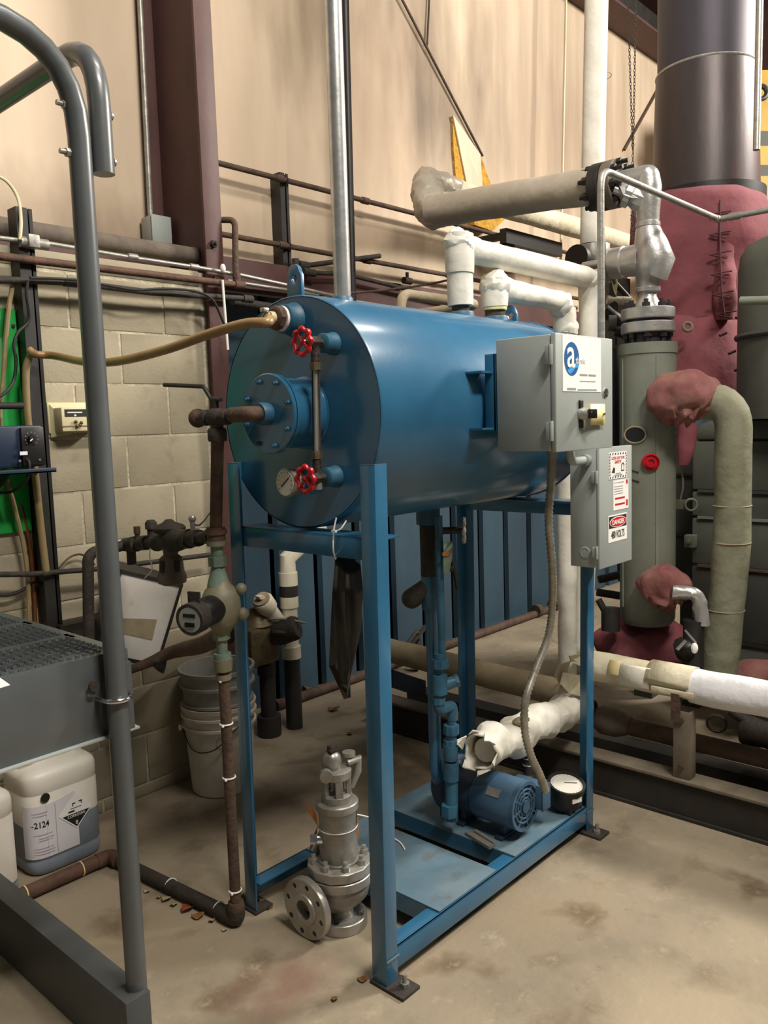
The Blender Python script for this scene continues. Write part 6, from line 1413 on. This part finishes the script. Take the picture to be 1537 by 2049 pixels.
ex = JR @ X_; ny = JR @ V((0, -1, 0))
def jp(x, z, o=.0): return jc+ex*x+ny*(jd+.0015+o)+Z_*z
lb = MB().prism([jp(-.075, .065), jp(.035, .065), jp(.035, .235), jp(.028, .265), jp(-.02, .255), jp(-.075, .25)], ny*.001).build('paper_label', 'paper', jt)
# label part wrapped on the rounded left corner
m = MB(); n = 8; vs = []
for i in range(n+1):
    a = PI*1.5-PI*.42*i/n
    for z in (.065, .25):
        ca, sa = math.cos(a), math.sin(a); e = .42
        vs.append(jc+JR @ V(((jw+.0025)*math.copysign(abs(ca)**e, ca), (jd+.0025)*math.copysign(abs(sa)**e, sa), z)))
m.add(vs, [(2*i, 2*i+2, 2*i+3, 2*i+1) for i in range(n)]); o = m.build('paper_label_wrap', 'paper', jt)
MB().prism([jp(-.045, .07, .0012), jp(-.0435, .07, .0012), jp(-.0435, .245, .0012), jp(-.045, .245, .0012)], ny*.0006).build('label_rule', 'ink_grey', lb)
def jsurf(x): return jd*max(0, 1-(abs(x)/jw)**4.76)**.21
tx = text(lb, '-2124', .03, jp(-.124, .175, .004), ex, Z_, 'ink', squeeze=.8, bold=.0003)
joff = V(lb['_o'])
for v_ in tx.data.vertices:
    x = (v_.co+joff-jc).dot(ex); v_.co -= ny*(jd-jsurf(x)+.001)
for k, (xa, xb, z) in enumerate(((-.12, -.07, .225), (-.12, -.075, .215), (-.12, -.06, .148), (-.105, -.055, .135), (-.105, -.06, .127), (-.12, -.06, .10), (-.12, -.055, .09), (-.12, -.055, .08))):
    m = MB(); vs = []
    for i in range(7):
        x = xa+(xb-xa)*i/6
        for dz in (0, .0022): vs.append(jc+ex*x+ny*(jsurf(x)+.0045)+Z_*(z+dz))
    m.add(vs, [(2*i, 2*i+2, 2*i+3, 2*i+1) for i in range(6)]); m.build('print_line', 'ink_pink', lb)
dcn = (.028, .19); s_ = .062
def dp_(x, z, o): return jp(dcn[0]+x, dcn[1]+z, o)
wd = MB().prism([dp_(0, -s_, .002), dp_(s_, 0, .002), dp_(0, s_, .002), dp_(-s_, 0, .002)], ny*.0008).build('hazard_diamond', 'sticker_white', jt)
s2 = s_*.9
MB().prism([dp_(0, -s2, .0028), dp_(s2-.006, -.006, .0028), dp_(-s2+.006, -.006, .0028)], ny*.0006).build('black_half', 'ink', wd)
text(wd, 'CORROSIVE', .0135, dp_(0, -.018, .0042), ex, Z_, 'sticker_white', align='CENTER', squeeze=.9)
text(wd, '8', .02, dp_(0, -.047, .0042), ex, Z_, 'sticker_white', align='CENTER')
for (xa, xb, za, zb2) in ((-.028, -.005, .0, .006), (-.012, .0, .028, .032), (.012, .024, .03, .034), (-.012, -.009, .02, .03), (.02, .023, .022, .034), (-.02, .02, .012, .014)):
    MB().prism([dp_(xa, za, .0028), dp_(xb, za, .0028), dp_(xb, zb2, .0028), dp_(xa, zb2, .0028)], ny*.0006).build('hand_symbol', 'ink', wd)
q = jp(-.075, .29, 0); MB().lathe([(.004, 0), (.016, .0), (.016, .002)], q+V((0, 0, -.015)), ny, 16).build('vent_mark', 'ink', jt)
jug('chemical_jug', 'pale plastic jug cut off by the left edge of the picture', (jx-.335, jy-.075, 0), .1, .15)

# ------------------------------------------------------------------ grey work platform with handrail
GXp, GYp = .942, 1.705
pf = thing('work_platform', 'grey steel access platform with serrated tread and tubular handrail', 'platform', (GXp, GYp, 0))
ztop = RX(150, 200, GXp).z
zr = RX(60, 100, .5).z
rail_z = ztop+.12
post = fillet([(GXp, GYp, .15), (GXp, GYp, rail_z), (GXp-.9, GYp, rail_z)], [.2])
MB().tube(post, .0242, 24).build('handrail_post', 'grey_paint', pf)
r2x = GXp+.05; e_z = RX(205, 350, r2x).z; r2z = RX(140, 108, r2x).z
MB().tube(fillet([(r2x, GYp-.004, e_z), (r2x, GYp-.004, r2z), (r2x, GYp+1.3, r2z)], [.16]), .0242, 24).build('handrail', 'grey_paint', pf)
for v in (208, 306):
    q = RX(128, v, GXp-.03); zz = RX(150, v+10, GXp).z
    m = MB().hexa((GXp-.024, GYp, zz), -X_, .0095, .009).cyl((GXp-.033, GYp, zz), (GXp-.046, GYp, zz), .0055, seg=10); m.build('bolt', 'steel', pf)
    MB().lathe([(.010, 0), (.009, .005), (.004, .008)], (r2x+.024, GYp-.004, zz), X_, 14).build('bolt_head', 'steel', pf)
PYf = GYp+.034
zp = RY(200, 1310, PYf).z
zpb = RY(100, 1507, PYf).z
cx1 = RY(262, 1400, PYf).x
def cprof(y0, z0, z1, fl, th, lip): return [(y0, z0), (y0+fl, z0), (y0+fl, z0+th), (y0+th, z0+th), (y0+th, z1-th), (y0+fl, z1-th), (y0+fl, z1), (y0, z1)]
MB().prism([(-.6, y, z) for y, z in cprof(PYf, zpb, zp-.0005, .055, .008, 0)], (cx1+.6, 0, 0)).build('side_channel', 'grey_paint', pf, bevel=.001)
MB().box((-.6, PYf-.012, zpb-.006), (cx1+.012, PYf+.05, zpb-.0003)).build('bottom_lip', 'panel_grey', pf, bevel=.001)
MB().box((cx1-.008, PYf+.05, zpb), (cx1, 2.82, zp-.004)).build('side_channel', 'grey_paint', pf, smooth=False)
MB().box((RY(255, 1400, PYf).x-.008, PYf-.012, zpb+.0), (cx1, PYf, zp-.03)).build('end_plate', 'grey_paint', pf, bevel=.001)
# gripped tread planks: serrated strands over slots
pwid = .235
y_a = PYf+.0005
for ip in range(4):
    ya = y_a+ip*pwid; yb = ya+pwid-.006
    m = MB()
    xL, xR = -.1, cx1-.02
    m.box((xL, ya, zp-.004), (xR, ya+.022, zp)).box((xL, yb-.022, zp-.004), (xR, yb, zp))
    m.box((xR-.012, ya, zp-.004), (xR+.01, yb, zp))
    rows = 7; y_in = ya+.020; rp = (yb-ya-.040)/rows; per = .11; amp = rp*.36
    def tri(t): t = t % 1.0; return 4*t-1 if t < .5 else 3-4*t
    for r_ in range(rows+1):
        ph = .5*(r_ % 2); y0 = y_in+r_*rp; a_ = amp if 0 < r_ < rows else amp*.3
        x = .36; k = 0; dx = .0092
        while x < xR-.01:
            ya_s, yb_s = y0+a_*tri((x)/per+ph), y0+a_*tri((x+dx)/per+ph)
            hgt = .0095 if k % 2 == 0 else .0045
            m.bar((x, ya_s, zp-.008+hgt/2), (x+dx, yb_s, zp-.008+hgt/2), .0042, hgt+.008)
            x += dx; k += 1
    m.box((xL, ya, zp-.03), (.36, yb, zp-.002))
    m.build('tread_plank', 'grey_paint', pf, smooth=False)
tag(MB().prism([RZ(-60, 1352, zp+.003), RZ(0, 1357, zp+.003), RZ(20, 1371, zp+.003), RZ(0, 1377, zp+.003), RZ(-60, 1392, zp+.003)], (0, 0, .0012)).build('paper_sheet', 'sticker_white'), 'corner of a white paper sheet lying on the platform tread', 'paper')
uz = RX(232, 1405, GXp-.02).z
m = MB(); pts = [(GXp-.032, PYf, uz), (GXp-.032, GYp, uz)]+[(GXp-.032*math.cos(PI*k/10), GYp-.032*math.sin(PI*k/10), uz) for k in range(11)]+[(GXp+.032, GYp, uz), (GXp+.032, PYf, uz)]
m.tube(pts, .006, 10); m.build('u_bolt', 'chrome', pf)
q = RX(212, 1380, GXp-.03); MB().cyl((GXp-.045, PYf-.012, uz+.035), (GXp-.045, PYf-.02, uz+.035), .012, seg=14).build('bolt_head', 'dark_iron', pf)
# floor channel
CXw = .893
MB().prism([(x, 1.70, z) for x, z in cprof(CXw, 0, .185, .062, .009, 0)], (0, .87, 0)).build('floor_channel', 'grey_paint_dk', pf, bevel=.001)
MB().box((CXw-.002, 1.668, .0), (CXw+.062, 1.70, .188)).build('channel_end', 'grey_paint_dk', pf, bevel=.002)
MB().hexa((CXw+.075, 1.69, .05), X_, .014, .02).build('bolt', 'steel', pf)
MB().cyl((GXp, GYp, .02), (GXp, GYp, .16), .0242, seg=20).build('post_foot', 'grey_paint', pf)

# ------------------------------------------------------------------ leaves and litter
def leaf(label, u, v, z, size, mat, rz, group):
    q = RZ(u, v, z); m = MB(); n = 5; vs = []
    for i in range(n+1):
        t_ = i/n; w_ = size*.42*math.sin(PI*min(1, t_*.95+.05)); x = size*(t_-.5); zc2 = size*.16*math.sin(t_*4+rz)+size*.18
        vs += [V((x, -w_, zc2+size*.12)), V((x, 0, zc2-.0)), V((x, w_, zc2+size*.10))]
    R = Matrix.Rotation(rz, 3, 'Z'); mn = min(p.z for p in vs); vs = [q+R @ (p-V((0, 0, mn))) for p in vs]
    m.add(vs, [(3*i+j, 3*i+j+1, 3*i+j+4, 3*i+j+3) for i in range(n) for j in range(2)])
    o = m.build('dried_leaf', mat); md = o.modifiers.new('t', 'SOLIDIFY'); md.thickness = .001; return tag(o, label, 'leaf', group)
G1 = 'litter along the floor pipe'; G2 = 'leaves behind the stand'; G3 = 'litter on the deck plates'
la = 'small dry leaf scrap lying along the dark floor pipe'
for (u, v, s_, mt_, rz) in ((283, 1757, .03, 'leaf_pale', .4), (300, 1768, .025, 'leaf_pale', 2), (325, 1780, .022, 'leaf_pale', 1), (340, 1785, .035, 'leaf_pale', .2), (355, 1795, .03, 'leaf_pale', .9), (430, 1827, .025, 'leaf_pale', 1.3), (455, 1845, .02, 'leaf_pale', 2.1)):
    leaf(la, u-6, v+17, .001, s_, mt_, rz, G1)
leaf('orange-red dry leaf beside the dark floor pipe', 376, 1822, .001, .045, 'leaf_red', .2, None)
leaf('curled brown leaf stem piece near the floor elbow', 396, 1836, .001, .04, 'leaf', 2.4, None)
for (u, v, s_, rz) in ((185, 1733, .035, .3), (210, 1722, .02, 1.2), (195, 1727, .022, 2.2)): leaf('pale dry scrap lying at the corner of the rusty floor pipe', u, v, .001, s_, 'leaf_pale', rz, 'scraps at the rusty pipe corner')
leaf('large curled tan leaf on the floor before the siding', 622, 1385, .001, .10, 'leaf', .5, None)
leaf('brown leaf on the floor below the hanging sleeve', 668, 1422, .001, .07, 'leaf', 1.9, None)
for (u, v, s_, rz) in ((645, 1388, .05, 1.4), (660, 1384, .06, .2), (700, 1470, .04, .9)): leaf('small brown leaf scrap on the floor behind the stand', u, v, .001, s_, 'leaf', rz, G2)
for (u, v, s_, mt_, rz) in ((795, 1660, .03, 'leaf_red', .3), (806, 1666, .028, 'leaf', 1.3), (815, 1672, .03, 'leaf_red', 2.2), (826, 1675, .025, 'leaf_pale', .8), (834, 1682, .025, 'leaf', 1.8)): leaf('dry leaf scrap in the gap between the two deck plates', u, v, .001, s_, mt_, rz, G3)
leaf('single reddish leaf beside the rail between the deck plates', 964, 1728, .001, .03, 'leaf_red', 1.0, None)
leaf('tiny tan leaf lying alone on the concrete in front', 670, 2001, .001, .022, 'leaf', .6, None)
leaf('tiny dark scrap on the concrete near the front foot plate', 726, 1962, .001, .03, 'leaf', 2.3, None)
for (u, v, s_, rz) in ((525, 1805, .03, .5), (540, 1818, .025, 1.7), (515, 1815, .02, 2.5)): leaf('dry grass scrap on the floor inside the front left leg', u, v, .001, s_, 'leaf', rz, 'scraps by the front left leg')
# clean helper properties
for o in bpy.data.objects:
    if '_o' in o: del o['_o']
